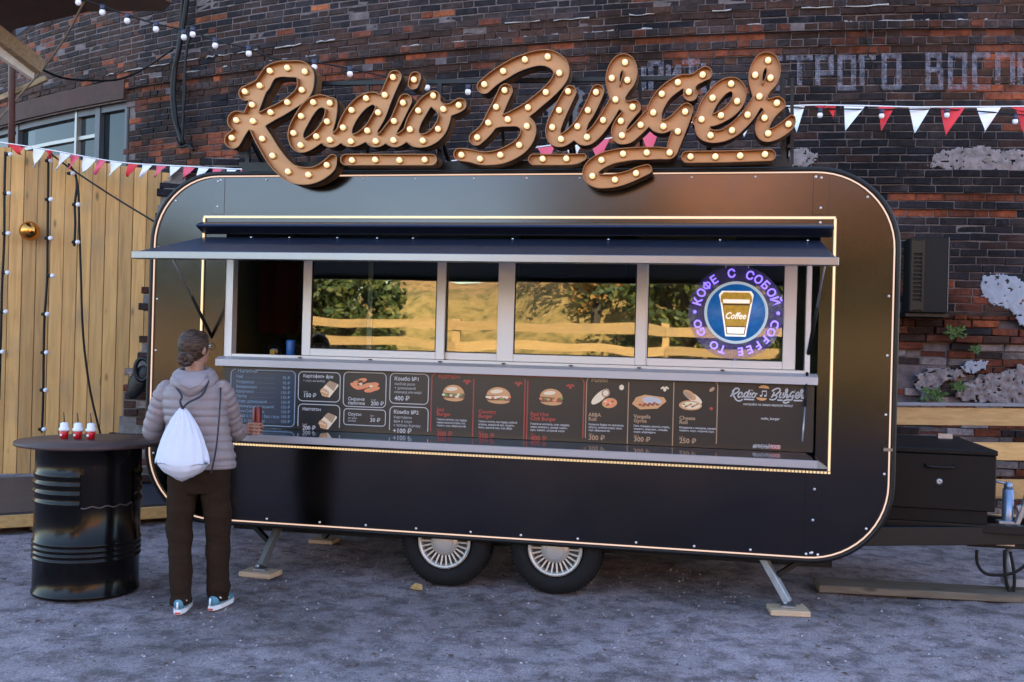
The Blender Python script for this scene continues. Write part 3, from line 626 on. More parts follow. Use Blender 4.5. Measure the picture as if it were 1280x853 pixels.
#@@LEFT
# ------------------------------------------------------------------ left: board fence, ruined wall stub, platform
def left_side():
    fr = empty('board_fence', pt(100, 600, 10.35), 'tall fence of upright yellow pine boards left of the trailer', 'fence')
    def Dx(px): return 10.2+.3*px/211
    rg = random.Random(2); n = 44; xs = [-496.2+17.1*i+4 for i in range(n)]
    for i, x in enumerate(xs):
        x1 = x+17.1; yt = 183+34*(x+8)/211+rg.uniform(-1.5, 1.5); D = Dx(x)
        b0 = pt(x+.35, 600, D); b1 = pt(x1-.35, 600, Dx(x1)); top = pt(x, yt, D).z
        d = (b1-b0); d.z = 0; wd = d.length; d.normalize(); nrm = Vector((d.y, -d.x, 0)); zb = .17
        c = (b0+b1)/2; pj = rg.uniform(-.003, .004)
        mb = MB(); R = Matrix((d, -nrm, Vector((0, 0, 1)))).transposed()
        mb.box(Vector((c.x, c.y, (zb+top)/2))+nrm*pj, (wd, .024, top-zb), R, bev=.004)
        mb.build('plank', M_PINE, fr)
    # back rail
    mb = MB(); mb.bar(pt(-490, 300, 9.66), pt(245, 300, 10.72), .05, .1); mb.build('back_rail', M_PINE, fr)
    # ruined stub of brick wall, ragged edge
    root = empty('ruined_wall', pt(175, 600, 9.8), 'ragged stub of dark ruined brickwork between fence and trailer', 'wall')
    edge = [(200, 228), (212, 216), (240, 205), (262, 200), (340, 196), (340, 600), (136, 600), (138, 560), (147, 520), (150, 500), (158, 470), (168, 445), (184, 418), (187, 402), (174, 384), (176, 372), (188, 352), (190, 320), (190, 290), (193, 268), (196, 246)]
    def inside(x, y):
        c = False; j = len(edge)-1
        for i in range(len(edge)):
            xi, yi = edge[i]; xj, yj = edge[j]
            if (yi > y) != (yj > y) and x < (xj-xi)*(y-yi)/(yj-yi)+xi: c = not c
            j = i
        return c
    A = pt(120, 500, 9.8); B = pt(340, 500, 9.8); d = (B-A); d.z = 0; L = d.length; d.normalize(); ang = math.atan2(d.y, d.x); nr = Vector((d.y, -d.x, 0))
    items = []; k = 0; rg = random.Random(8)
    while k*RW < 3.6:
        z = .18+k*RW+RW/2; s = (k % 2)*.13; k += 1
        while s < L:
            wd = (.262 if rg.random() < .55 else .125)+rg.uniform(-.01, .01); c = A+d*(s+wd/2); c.z = z; s += wd+.012
            px, py, D = proj(c)
            if not inside(px+rg.uniform(-2, 2), py) or not inside(proj(c-d*(wd/2-.05))[0], py): continue
            u = rg.random(); hi = py < 350
            t = rg.choice((0, 1, 0, 4)) if hi or u < .12 else rg.choice((4, 5, 6, 8, 5, 9, 12, 12))
            e = noise.noise((c.x*3, z*3, 0))
            items.append((c+nr*(.02+e*.05+rg.uniform(-.02, .02)), ang, wd, RW-rg.uniform(.01, .02), rg.randrange(NV), t, rg.gauss(0, .015)))
    place_bricks(items, root, 300, lambda it: -abs(proj(it[0])[0]-170))
    mb = MB(); k = 0
    for k in range(45):
        z0 = .18+k*RW; lo = None
        for i in range(60):
            c = A+d*(L*i/60); c.z = z0+RW/2; px, py, D = proj(c)
            if inside(px-1.5, py): lo = i; break
        if lo is None: continue
        c = A+d*(L*(lo/60+1)/2); mb.box(Vector((c.x, c.y, z0+RW/2))-nr*.13, (L*(1-lo/60), .24, RW+.0), Matrix((d, -nr, Vector((0, 0, 1)))).transposed())
    mb.build('mortar_core', mat('lime_core', (.20, .18, .17), .95, var=.6, vscale=10, bump=1, bscale=25), root)
    # a tarred hose coil / black slab stuck on the stub
    hb = MB(); c0 = pt(172, 478, 9.66)
    hb.sphere(c0, .12, 12, sc=(.75, .3, 1.5), R=Matrix.Rotation(.45, 3, 'Y')); hb.tube([pt(178+9*math.cos(a), 462+14*math.sin(a), 9.62) for a in [2*PI*i/16 for i in range(17)]], .022, 8)
    hb.build('tar_lump', mat('tar', (.006, .006, .008), .4, bump=.8, bscale=14, spec=.3), root)
    # platform
    pf = empty('platform', gp(100, 665), 'low dark-topped timber platform along the foot of the board fence', 'platform')
    f0, f1 = gp(-500, 701), gp(300, 648); f0.z = f1.z = 0
    back = Vector((-.25, 1, 0)).normalized()*2.4; h = .17
    top = MB(); b0, b1 = f0+back, f1+back
    top.add([f0+Vector((0, 0, h)), f1+Vector((0, 0, h)), b1+Vector((0, 0, h)), b0+Vector((0, 0, h)), f0+Vector((0, 0, h-.025)), f1+Vector((0, 0, h-.025)), b1+Vector((0, 0, h-.025)), b0+Vector((0, 0, h-.025))],
            [(0, 1, 2, 3), (7, 6, 5, 4), (0, 4, 5, 1), (1, 5, 6, 2), (2, 6, 7, 3), (3, 7, 4, 0)])
    top.build('deck_top', mat('dark_deck_sheet', (.03, .032, .045), .45, var=.3, vscale=3), pf)
    dd = (f1-f0).normalized(); nn = Vector((dd.y, -dd.x, 0))
    fa = MB(); fa.bar(f0+Vector((0, 0, h-.07))+nn*.014, f1+Vector((0, 0, h-.07))+nn*.014, .026, .10, bev=.003); fa.build('fascia_board', M_RAIL, pf)
    for k in range(12):
        q = f0.lerp(f1, (k+.5)/12)-nn*.12; mb = MB(); mb.box((q.x, q.y, .07), (.1, .1, .14)); mb.build('support_block', M_OLDW, pf)
    sk = MB(); sk.bar(f0-nn*.3+Vector((0, 0, .02)), f1-nn*.3+Vector((0, 0, .02)), .1, .05); sk.build('ground_beam', M_OLDW, pf)
    # gold ball
    gb = MB(); gb.sphere(pt(37, 289, 10.1), .098, 16); tag(gb.build('gold_ball', mat('gold_ball', (.62, .26, .06), .16, 1.0)), 'shiny copper-gold ball hung on the board fence', 'ball')
    # light strings hanging down the fence
    def string(name, path, bulbs, label, extra=()):
        r = empty(name, pt(*path[0], 10.08), label, 'light string', 'festoon light strings hanging on the fence')
        w_ = MB(); pp = smooth_path([pt(x+random.uniform(-.6, .6), y, 10.08) for x, y in path], 4); w_.tube(pp, .012, 6)
        for e in extra: w_.tube(smooth_path([pt(x, y, 10.08) for x, y in e], 4), .011, 6)
        w_.build('wire', M_WIRE, r)
        bm_ = MB(); bm_.sphere((0, 0, 0), .024, 8); me = bm_.mesh('bulb', M_WBULB)
        cm = MB(); cm.lathe((0, 0, 0), [(.001, -.03), (.018, -.03), (.018, .02), (.001, .02)], 8, R=Matrix.Rotation(PI/2, 3, 'Y')); ce = cm.mesh('socket', M_WIRE)
        for x, y in bulbs:
            link_mesh('socket', ce, r, pt(x-2.0, y, 10.05)); link_mesh('bulb', me, r, pt(x+1.2, y, 10.03))
    string('light_string', [(7, 190), (6, 240), (5, 300), (3, 360), (1, 420), (-1, 500)], [(12, 193), (10, 242), (9, 292), (8, 341), (6, 390), (2, 440)], 'leftmost festoon light string hanging down the board fence at the picture edge')
    string('light_string', [(61, 196), (60, 250), (60, 300), (59, 350), (56, 400), (55, 450), (54, 500), (52, 541)], [(62.5, 201), (62.5, 249.5), (62, 298), (64.5, 345), (58, 393), (57, 441), (56, 488), (54, 537)], 'festoon light string hanging between the gold ball and the looped string')
    string('light_string', [(86, 205), (94, 217), (96, 232), (93, 256), (94, 280), (93, 308)], [(90, 217), (96.5, 256), (96, 303)], 'looped festoon light string right of the gold ball with long dark tail',
           extra=([(94, 217), (98, 240), (99, 280), (101, 340), (104, 420), (113, 490), (128, 552)],))
    cb = MB(); cb.tube(smooth_path([pt(60, 190, 10.05), pt(90, 212, 9.9), pt(140, 245, 9.6), pt(194, 278, 9.2)], 5), .009, 6)
    tag(cb.build('cable', M_WIRE), 'thin black cable running diagonally from fence top to the trailer', 'cable')
left_side()
#@@HIGH
def high_things():
    # canopy at the upper left corner
    r = empty('canopy', pt(15, 190, 10.3), 'rusty brown canopy with beams on a thin pole at the upper left corner', 'canopy')
    mb = MB(); a = [pt(-120, -60, 8.6), pt(60, -60, 8.2), pt(215, 4, 8.6), pt(205, 14, 8.9), pt(110, 15, 9.4), pt(50, 18, 10.2), pt(-120, 70, 10.8)]
    b = [p+Vector((0, 0, .12)) for p in a]; n = len(a)
    mb.add(a+b, [tuple(range(n)), tuple(reversed(range(n, 2*n)))]+[(i, n+i, n+(i+1) % n, (i+1) % n) for i in range(n)]); mb.build('roof_sheet', M_RUST, r)
    mb = MB(); mb.tube([pt(15, -60, 10.3), pt(15, 60, 10.3), pt(14.5, 192, 10.3)], .034, 10); mb.build('pole', mat('red_pole', (.10, .045, .045), .5, var=.3), r)
    wb = wood_mat('beam_wood', (.34, .25, .15), (.22, .15, .09), 'X')
    mb = MB(); mb.bar(pt(-60, 0, 8.9), pt(50, 84, 9.8), .10, .14); mb.build('beam', wb, r)
    mb = MB(); mb.bar(pt(-60, 22, 8.95), pt(41, 93, 9.8), .05, .11); mb.build('beam', mat('white_beam', (.62, .60, .56), .7, var=.3, vscale=8), r)
    mb = MB(); mb.bar(pt(-60, 150, 10.4), pt(58, 98, 10.4), .05, .05); mb.build('beam', wb, r)
    mb = MB(); mb.bar(pt(20, 42, 10.6), pt(50, 18, 10.6), .05, .07); mb.build('beam', mat('grey_beam', (.22, .21, .22), .7), r)
    mb = MB(); mb.tube(smooth_path([pt(105, 3, 9), pt(80, 50, 9.6), pt(52, 88, 10), pt(20, 125, 10.3), (pt(-10, 160, 10.5))], 4), .011, 5)
    tag(mb.build('rope', mat('rope', (.17, .13, .10), .9)), 'pale rope slanting down under the rusty canopy', 'rope')
    mb = MB(); mb.tube(smooth_path([pt(50, 86, 10.2), pt(80, 98, 10.6), pt(120, 101, 11.4), pt(150, 99, 12.3), pt(180, 86, 12.8), pt(218, 60, 12.6)], 5), .013, 6)
    tag(mb.build('sagging_cable', M_WIRE), 'black sagging cable from the canopy beam across the brick wall', 'cable')
    # thick cable bundle
    r = empty('cable_bundle', onwall(228, 183, .1), 'bundle of thick black cables hanging down the brick wall', 'cables')
    for (P, rad) in (([(236, -20), (231, 20), (224, 60), (217, 95), (216, 125), (219, 150), (229, 180)], .032), ([(230, -20), (226, 30), (220, 80), (218, 120), (222, 160), (227, 181)], .022),
                     ([(240, 40), (234, 60), (230, 100), (229, 150), (228, 180)], .016), ([(236, 45), (232, 80), (231, 120), (228, 155), (229, 182)], .013), ([(222, 176), (226, 184), (236, 182), (242, 188)], .02)):
        mb = MB(); mb.tube(smooth_path([onwall(x, y, .12) for x, y in P], 4), rad, 8); mb.build('cable', M_WIRE, r)
    # festoon strings
    bm_ = MB(); bm_.sphere((0, 0, 0), .025, 9, sc=(1, 1, 1.15)); bme = bm_.mesh('bulb', M_WBULB)
    cm = MB(); cm.lathe((0, 0, 0), [(.002, 0), (.02, 0), (.022, .045), (.002, .05)], 9); cme = cm.mesh('socket', mat('navy_socket', (.02, .025, .06), .4))
    def fest(path, bulbs, D, label):
        r = empty('festoon_lights', pt(*path[0], D if not callable(D) else D(path[0][0])), label, 'light string', 'festoon light strings strung across the yard')
        f = D if callable(D) else (lambda x: D)
        w_ = MB(); w_.tube(smooth_path([pt(x, y, f(x)) for x, y in path], 5), .007, 5); w_.build('wire', M_WIRE, r)
        for x, y in bulbs:
            p = pt(x, y, f(x)); link_mesh('bulb', bme, r, p); link_mesh('socket', cme, r, p+Vector((0, 0, .015)))
    fest([(95, -3), (108, 1), (128, 8), (159, 19), (195, 30), (240, 40), (270, 51), (311, 61), (345, 74), (392, 78), (437, 86), (500, 100), (534, 104), (585, 108)],
         [(98, 3), (128, 15.5), (159, 26), (195, 36.5), (230, 46.5), (241, 43), (269, 57), (311, 67), (393, 84), (437.5, 92.5), (534, 109.5), (585, 115)], lambda x: 8.3, 'festoon lights sagging from the top left corner towards the big sign')
    fest([(980, 134), (1025, 136), (1102, 137), (1183, 137), (1270, 143), (1340, 150)], [(1025, 144), (1102, 145), (1183.5, 144), (1269, 152)], lambda x: 9.1, 'festoon lights strung right of the big sign along the bunting')
    # bunting
    path = [(-40, 172), (0, 178), (40, 184), (75, 190), (150, 203), (230, 208), (310, 212), (420, 214), (560, 202), (680, 183), (748, 175), (820, 163), (900, 146), (985, 133), (1060, 132), (1150, 134), (1300, 133)]
    f = lambda x: 9.9 - .75*min(max((x-150)/500, 0), 1)
    r = empty('bunting', pt(0, 178, 9.9), 'string of red, pink and white pennants stretched behind the sign', 'bunting')
    sp = smooth_path([pt(x, y, f(x)) for x, y in path], 8); w_ = MB(); w_.tube(sp, .006, 5); w_.build('cord', M_WHT, r)
    PX = [proj(p) for p in sp]
    def yl(x):
        for a, b in zip(PX, PX[1:]):
            if a[0] <= x <= b[0]: return a[1]+(b[1]-a[1])*(x-a[0])/(b[0]-a[0])
        return 135
    rg = random.Random(9)
    def flag(x0, x1, ax, h, m, curl=0):
        y0, y1 = yl(x0)+1, yl(x1)+1; D = f(x0); mb = MB(); n = 6
        a, b, c = pt(x0, y0, D), pt(x1, y1, D-.06), pt(ax, max(y0, y1)+h, D-.03); vs = []; th = .003
        for sgn in (0, 1):
            for i in range(n+1):
                t = i/n; l, q = a.lerp(c, t), b.lerp(c, t)
                for k in range(4):
                    p = l.lerp(q, k/3); p = p+Vector((0, math.sin(t*3+k*1.1+x0)*.022*(t+.2), 0))
                    if curl: p.y += math.sin(k*1.6)*.05*curl; p.z += math.sin(k*2)*.02*curl*(1-t)
                    vs.append(p+Vector((0, th*sgn, 0)))
        N = (n+1)*4; fs = [(i*4+k, i*4+k+1, i*4+k+5, i*4+k+4) for i in range(n) for k in range(3)]
        fs += [tuple(N+j for j in reversed(q)) for q in fs]
        mb.add(vs, fs, 0, True); mb.build('pennant', m, r)
    cols = [M_WHT, M_PINK]
    flag(8, 37, 24, 9, M_RED, 1.0); flag(42, 56, 42, 22, M_WHT); flag(57, 69, 62, 9, M_RED, .8); flag(75, 88, 70, 20, M_WHT)
    xs = [(88, 100, 86), (104, 120, 103), (121, 133, 118), (138, 153, 136)]
    for i, (a, b, c) in enumerate(xs): flag(a, b, c, 17, (M_PINK, M_WHT)[i % 2])
    x = 160; i = 0
    while x < 305: flag(x, x+13, x-2, 15+rg.uniform(-1, 1), (M_PINK, M_WHT)[i % 2] if i else M_RED); x += 17.6; i += 1
    for (a, b, c, h, m) in ((318, 332, 322, 14, M_WHT), (345, 360, 350, 14, M_PINK), (556, 576, 566, 18, M_PINK), (596, 612, 604, 16, M_WHT), (634, 650, 642, 20, M_WHT), (672, 694, 684, 20, M_PINK), (706, 728, 716, 22, M_WHT), (737, 762, 748, 26, M_PINK), (772, 792, 784, 22, M_WHT), (801, 824, 812, 27, M_PINK), (838, 860, 850, 27, M_WHT),
                            (880, 902, 890, 28, M_PINK), (920, 945, 930, 28, M_WHT), (985, 1006, 996, 31, M_WHT), (1033, 1045, 1042, 16, M_RED), (1055, 1081, 1057, 30, M_WHT), (1098, 1118, 1102, 29, M_RED), (1136, 1163, 1144, 31, M_WHT), (1176, 1206, 1182, 35, M_RED), (1221, 1251, 1231, 31, M_WHT), (1270, 1297, 1280, 36, M_RED)):
        flag(a, b, c, h, m)
    flag(1018, 1046, 1032, 4, M_RED, 1.0); flag(1095, 1124, 1110, 3, M_RED, .6); flag(1264, 1292, 1280, 6, M_RED, .6)
    # air conditioner on the wall
    D = onwall(1160, 340).y; c = pt(1160, 345, 10.05); r = empty('air_conditioner', pt(1160, 392, 10.05), 'old black air conditioner box with side grille on the wall', 'air conditioner')
    a0 = pt(1139, 296, 9.92); a1 = pt(1183, 392, 9.92); zz0, zz1 = a1.z, a0.z
    bx0, bx1 = a0.x, a1.x; yf = (a0.y+a1.y)/2
    mb = MB(); mb.b2(bx0, bx1, yf, yf+.34, zz0, zz1, bev=.01); mb.build('casing', mat('ac_casing', (.008, .0075, .007), .55, var=.4, vscale=8, spec=.2), r)
    gm = mat('ac_grille', (.03, .022, .014), .6, spec=.2)
    mb = MB(); mb.b2(bx0+.015, bx0+.13, yf-.02, yf+.002, zz0+.03, zz0+.10); mb.b2(bx0+.015, bx0+.13, yf-.02, yf+.002, zz1-.16, zz1-.04); mb.b2(bx0+.01, bx0+.032, yf-.022, yf+.001, zz0+.02, zz1-.03); mb.b2(bx0+.113, bx0+.135, yf-.022, yf+.001, zz0+.02, zz1-.03)
    mb.build('grille_frame', gm, r)
    n = 12; h = (zz1-.16-zz0-.10)
    for i in range(n):
        z = zz0+.10+h*i/n; mb = MB(); mb.b2(bx0+.033, bx0+.112, yf-.016, yf+.001, z, z+h/n*.35); mb.build('louvre', gm, r)
    mb = MB(); mb.b2(bx0-.02, bx1+.02, yf+.05, yf+.45, zz0-.035, zz0-.002); mb.build('bracket', M_BLACKM, r)
    mb = MB(); mb.b2(bx1-.002, bx1+.004, yf-.004, yf+.004, zz0+.02, zz1-.002); mb.build('edge_trim', mat('dull_trim', (.12, .12, .13), .5, .5), r)
    # wall plants
    gm = [mat('weed_leaf', (.05, .11, .025), .6), mat('weed_leaf_pale', (.10, .17, .04), .6)]
    for (px, py, rr, lab, N) in ((1190, 416, .13, 'bright green weed tuft growing from the red brickwork', 90), (1219, 436, .07, 'small pale weed sprig on the ragged brickwork', 30), (1168, 492, .15, 'dark green weed clump just above the wooden rail', 110), (1195, 484, .1, 'smaller green weed sprout right of the clump above the rail', 60)):
        c = onwall(px, py, .0); rg = random.Random(px); mb = MB()
        for i in range(N*3):
            a, e = rg.uniform(0, 2*PI), rg.random()**.6; e *= .55+.45*math.sin(3*a+px)*math.cos(a*2+py); q = c+Vector((math.cos(a)*rr*e*1.25, -rg.uniform(0, .1), math.sin(a)*rr*e*.8)); L = rg.uniform(.010, .022)
            d = Vector((math.cos(a), rg.uniform(-.8, 0), math.sin(a)+.3)).normalized()*L; s_ = d.cross(Vector((rg.uniform(-1, 1), 1, rg.uniform(-1, 1)))).normalized()*L*.4
            mb.add([q-d, q+s_, q+d, q-s_], [(0, 1, 2, 3)], rg.randrange(2))
        mb.add([c+Vector((.01*math.cos(a), .01+.05*(a > 3), .01*math.sin(a))) for a in (0, 1.5, 3, 4.5)], [(0, 1, 2, 3)])
        tag(mb.build('wall_weed', gm), lab, 'plant')
    # rail fence on the right
    r = empty('rail_fence', pt(1200, 640, 9.5), 'fence of horizontal pine rails at the right behind the tow bar', 'fence')
    for (y0, y1, a, b, nm) in ((508, 530, 508, 530, 'rail'), (551, 573, 553, 575, 'rail'), (597, 621, 599, 624, 'rail'), (641, 660, 643, 662, 'rail')):
        p, q = pt(1010, y0, 9.5), pt(1330, y0+3, 9.4); h = (y1-y0)*9.5/F
        mb = MB(); mb.bar(p-Vector((0, 0, h/2)), q-Vector((0, 0, h/2)), .035, h, bev=.004); mb.build('rail', M_RAIL, r)
    p, q = pt(1010, 504, 9.5), pt(1330, 507, 9.4); mb = MB(); mb.bar(p, q, .09, .028, bev=.003); mb.build('cap_rail', mat('grey_cap', (.22, .22, .24), .6, var=.3), r)
    for x in (1060, 1330):
        p = pt(x, 560, 9.56); mb = MB(); mb.b2(p.x-.05, p.x+.05, p.y+.01, p.y+.1, 0, 1.2); mb.build('post', M_RAIL, r)
high_things()
#@@TRAILER
# ------------------------------------------------------------------ food trailer
X0, X1, Z0, Z1 = -3.853, 1.118, .345, 2.762
def trailer():
    T = empty('food_trailer', (-1.37, 1.05, 0), 'long black food trailer with rounded corners, lit edge strips and open serving hatch', 'food trailer')
    OX0, OX1, OZ0, OZ1 = -3.29, .66, .975, 2.34          # opening in the face
    # face panels split at the vertical seams
    Rr = .49
    face = MB(); curve_to(face, [rrect(X0, X1, Z0, Z1, Rr), [(OX0, OZ0), (OX1, OZ0), (OX1, OZ1), (OX0, OZ1)]], .012, .024)
    face.build('front_panel', M_FACE, T)
    # body shell behind: extruded rounded outline
    ring = rrect(X0+.012, X1-.012, Z0+.012, Z1-.012, Rr, 10); n = len(ring); sh = MB()
    vs = [(x, y, z) for y in (.026, 2.15) for x, z in ring]
    sh.add(vs, [(i, (i+1) % n, n+(i+1) % n, n+i) for i in range(n)], 0, True)
    inn = rrect(X0+.05, X1-.05, Z0+.05, Z1-.05, Rr-.03, 10); vi = [(x, y, z) for y in (.03, 2.10) for x, z in inn]
    sh.add(vi, [(i, n+i, n+(i+1) % n, (i+1) % n) for i in range(n)], 1, True)
    sh.add([(x, 2.15, z) for x, z in ring], [tuple(reversed(range(n)))], 0); sh.add([(x, 2.10, z) for x, z in inn], [tuple(range(n))], 1)
    sh.build('body_shell', [mat('shell_black', (.02, .02, .022), .35, .0), mat('interior_lining', (.16, .20, .19), .5)], T)
    fl = MB(); fl.b2(X0+.4, X1-.4, .03, 2.09, .44, .47); fl.build('floor_panel', M_DARKIN, T)
    # trim and light strip round the edge
    def loop_tube(mb, x0, x1, z0, z1, r, y, rad, n=12):
        L = rrect(x0, x1, z0, z1, r, n); mb.tube([(x, y, z) for x, z in L]+[(L[0][0], y, L[0][1])], rad, 6, cap=False)
    tr = MB(); loop_tube(tr, X0+.004, X1-.004, Z0+.004, Z1-.004, Rr, .0, .017, 14); tr.build('edge_trim', M_BLACKM, T)
    ed = MB(); loop_tube(ed, X0+.028, X1-.028, Z0+.024, Z1-.024, Rr-.02, -.012, .005, 14)
    ed.build('edge_light_strip', M_LEDP, T)
    # serving-side light frame: continuous strips, beaded strip at the foot
    lx0, lx1, lz0, lz1 = -3.455, .742, .897, 2.458
    for nm, (a, b, c, d) in {'t': (lx0, lx1, lz1-.006, lz1+.006), 'l': (lx0-.006, lx0+.006, lz0+.01, lz1-.007), 'r': (lx1-.006, lx1+.006, lz0+.01, lz1-.007)}.items():
        ch = MB(); ch.b2(a-.004, b+.004, -.010, -.0005, c-.004, d+.004); o = ch.build('strip_channel', M_ALU, T)
        mb = MB(); mb.b2(a, b, -.0165, -.0105, c, d); mb.build('light_strip', M_LED, o)
    ch = MB(); ch.b2(lx0-.01, lx1+.01, -.008, -.0005, lz0-.010, lz0+.006); ch.build('strip_channel', M_ALU, T)
    bd = MB(); x = lx0
    while x < lx1: bd.b2(x, x+.012, -.0165, -.0085, lz0-.008, lz0+.004); x += .0215
    o = bd.build('led_beads', M_LED, T); o['kind'] = 'stuff'
    # seam strips with screws
    scr = MB(); scr.lathe((0, 0, 0), [(.0085, 0), (.0075, .004), (.0005, .006)], 8, R=Matrix.Rotation(PI/2, 3, 'X')); sme = scr.mesh('screw', M_SCREW)
    for xs in (-3.36, .655):
        for (za, zb) in ((2.478, Z1-.03), (Z0+.05, .88)):
            mb = MB(); mb.b2(xs-.048, xs+.048, -.004, .0, za, zb, bev=.001); mb.build('seam_strip', M_FACE, T)
    for x, z in ((-3.36, 2.705), (-3.36, 2.53), (-3.40, 2.41), (.655, 2.705), (.655, 2.52), (.655, 2.43), (.62, 2.71), (.66, .79), (.655, .6), (.655, .40), (.62, .39), (.69, .39)):
        link_mesh('screw', sme, T, (x, -.005, z))
    rg = random.Random(1); i = 0
    L = rrect(X0+.052, X1-.052, Z0+.048, Z1-.048, Rr-.04, 10)
    acc = 0; last = None
    for k in range(len(L)+1):
        p = L[k % len(L)]
        if last is not None:
            seg = math.dist(p, last); t = 0
            while acc+seg-t >= .36:
                t += .36-acc; acc = 0; q = (last[0]+(p[0]-last[0])*t/seg, last[1]+(p[1]-last[1])*t/seg)
                link_mesh('screw', sme, T, (q[0]+rg.uniform(-.03, .03)*(abs(p[1]-last[1]) < .01), -.0025, q[1]))
            acc += seg-t
        last = p
    # small handle on the right edge
    mb = MB(); mb.b2(X1-.065, X1-.012, -.03, .0, 1.045, 1.063); mb.build('door_catch', M_ALU, T)
    # ---- window band
    zb, zt = 1.495, 2.315; fy0, fy1 = .028, .078
    fo = MB()
    fo.b2(OX0, OX0+.055, .006, fy1, zb-.005, zt); fo.b2(OX1-.075, OX1-.045, .006, fy1, zb-.005, zt); fo.b2(OX0, OX1, fy0, fy1, zt-.05, zt-.001); fo.b2(OX0+.056, OX1-.076, .01, .10, zb-.012, zb+.02)
    fo.build('window_frame', M_ALUW, T)
    gm = bpy.data.materials.new('tinted_glass'); gm.use_nodes = True; t = gm.node_tree; t.nodes.remove(t.nodes['Principled BSDF'])
    out = t.nodes['Material Output']; tb = t.nodes.new('ShaderNodeBsdfTransparent'); tb.inputs[0].default_value = (.62, .68, .64, 1)
    gb = t.nodes.new('ShaderNodeBsdfGlossy'); gb.inputs['Roughness'].default_value = .012; gb.inputs[0].default_value = (1, .97, .9, 1)
    lw = t.nodes.new('ShaderNodeLayerWeight'); lw.inputs[0].default_value = .25; mr = t.nodes.new('ShaderNodeMapRange'); mr.inputs[3].default_value = .10; mr.inputs[4].default_value = .9
    t.links.new(lw.outputs['Fresnel'], mr.inputs[0]); ms = t.nodes.new('ShaderNodeMixShader'); t.links.new(mr.outputs[0], ms.inputs[0]); t.links.new(tb.outputs[0], ms.inputs[1]); t.links.new(gb.outputs[0], ms.inputs[2])
    ng = t.nodes.new('ShaderNodeTexNoise'); ng.inputs['Scale'].default_value = 2.2; ng.inputs['Detail'].default_value = 1; bp = t.nodes.new('ShaderNodeBump'); bp.inputs['Strength'].default_value = .10; bp.inputs['Distance'].default_value = .01
    g_ = t.nodes.new('ShaderNodeNewGeometry'); t.links.new(g_.outputs['Position'], ng.inputs['Vector']); t.links.new(ng.outputs['Fac'], bp.inputs['Height']); t.links.new(bp.outputs[0], gb.inputs['Normal'])
    t.links.new(ms.outputs[0], out.inputs[0])
    def wx(px): return at(px, 390, .03).x
    def sash(x0, x1, y, stl, strr, zlo=zb+.022, rail=.05):
        fr = MB(); th = .03
        fr.b2(x0, x0+stl, y, y+th, zlo, zt-.052, bev=.003); fr.b2(x1-strr, x1, y, y+th, zlo, zt-.052, bev=.003)
        fr.b2(x0+stl, x1-strr, y+.001, y+th-.001, zlo, zlo+rail, bev=.003); fr.b2(x0+stl, x1-strr, y+.001, y+th-.001, zt-.10, zt-.052)
        o = fr.build('window_sash', M_ALUW, T)
        ga = MB(); e = .006
        for (a, b, c, d) in ((x0+stl, x0+stl+e, zlo+rail, zt-.1), (x1-strr-e, x1-strr, zlo+rail, zt-.1), (x0+stl+e, x1-strr-e, zlo+rail, zlo+rail+e)): ga.b2(a, b, y+.004, y+.02, c, d)
        ga.build('gasket', M_WIRE, o)
        pn = MB(); pn.b2(x0+stl+.001, x1-strr-.001, y+.012, y+.016, zlo+rail+.001, zt-.101); pn.build('pane', gm, o)
    sash(wx(378), wx(556), .030, .062, .058)
    sash(wx(457), wx(632), .062, .036, .05)
    sash(wx(622), wx(808), .030, .11, .066)
    sash(wx(797), wx(996), .044, .064, .078)
    # sill and drip rail
    mb = MB(); mb.add([(OX0-.03, .004, 1.498), (OX1-.0, .004, 1.498), (OX1-.0, -.055, 1.478), (OX0-.03, -.055, 1.478), (OX0-.03, -.055, 1.432), (OX1-.0, -.055, 1.432), (OX0-.03, .004, 1.428), (OX1, .004, 1.428)],
           [(3, 2, 1, 0), (4, 5, 2, 3), (6, 7, 5, 4), (0, 6, 4, 3), (1, 2, 5, 7), (0, 1, 7, 6)]); sill = mb.build('sill', mat('sill_metal', (.40, .39, .42), .42, .25), T)
    for px in (378, 466, 553, 632, 716, 801, 905):
        x = wx(px); mb = MB(); mb.b2(x-.012, x+.012, -.0, .009, 1.500, 1.507); mb.build('drain_cap', M_WIRE, sill)
    # gutter, hatch and struts
    hx0, hx1 = -3.45, .655
    gt = MB(); gx = 0
    prof = [(-.001, 2.425), (-.05, 2.418), (-.125, 2.395), (-.13, 2.385), (-.125, 2.378), (-.04, 2.345), (-.001, 2.34)]
    vs = [(x, y, z) for x in (hx0, .722) for y, z in prof]; n = len(prof)
    gt.add(vs, [(i, i+1, n+i+1, n+i) for i in range(n-1)]+[tuple(reversed(range(n))), tuple(range(n, 2*n))]); gt.build('rain_gutter', M_HATCH, T)
    ly, lz, hz = -.86, 2.135, 2.318
    d = Vector((0, ly+.015, lz-hz)); dn = d.normalized(); nr = Vector((0, -dn.z, dn.y)) if dn.y > 0 else Vector((0, dn.z, -dn.y))
    if nr.z < 0: nr = -nr
    a = Vector((0, -.012, hz)); b = Vector((0, ly, lz)); tk = .03
    hp = MB(); q = [a, b, b-nr*tk, a-nr*tk]
    vs = [Vector((x, p.y, p.z)) for x in (hx0, hx1) for p in q]; hp.add(vs, [(0, 1, 5, 4), (1, 2, 6, 5), (2, 3, 7, 6), (3, 0, 4, 7), (3, 2, 1, 0), (4, 5, 6, 7)]); hatch = hp.build('hatch', M_HATCH, T)
    lip = MB(); lip.b2(hx0-.01, hx1+.01, ly-.022, ly-.002, lz-.040, lz+.004, bev=.003); lip.b2(hx0-.01, hx1+.01, ly-.001, ly+.05, lz-.040, lz-.034); lip.build('hatch_lip', M_ALU, T)
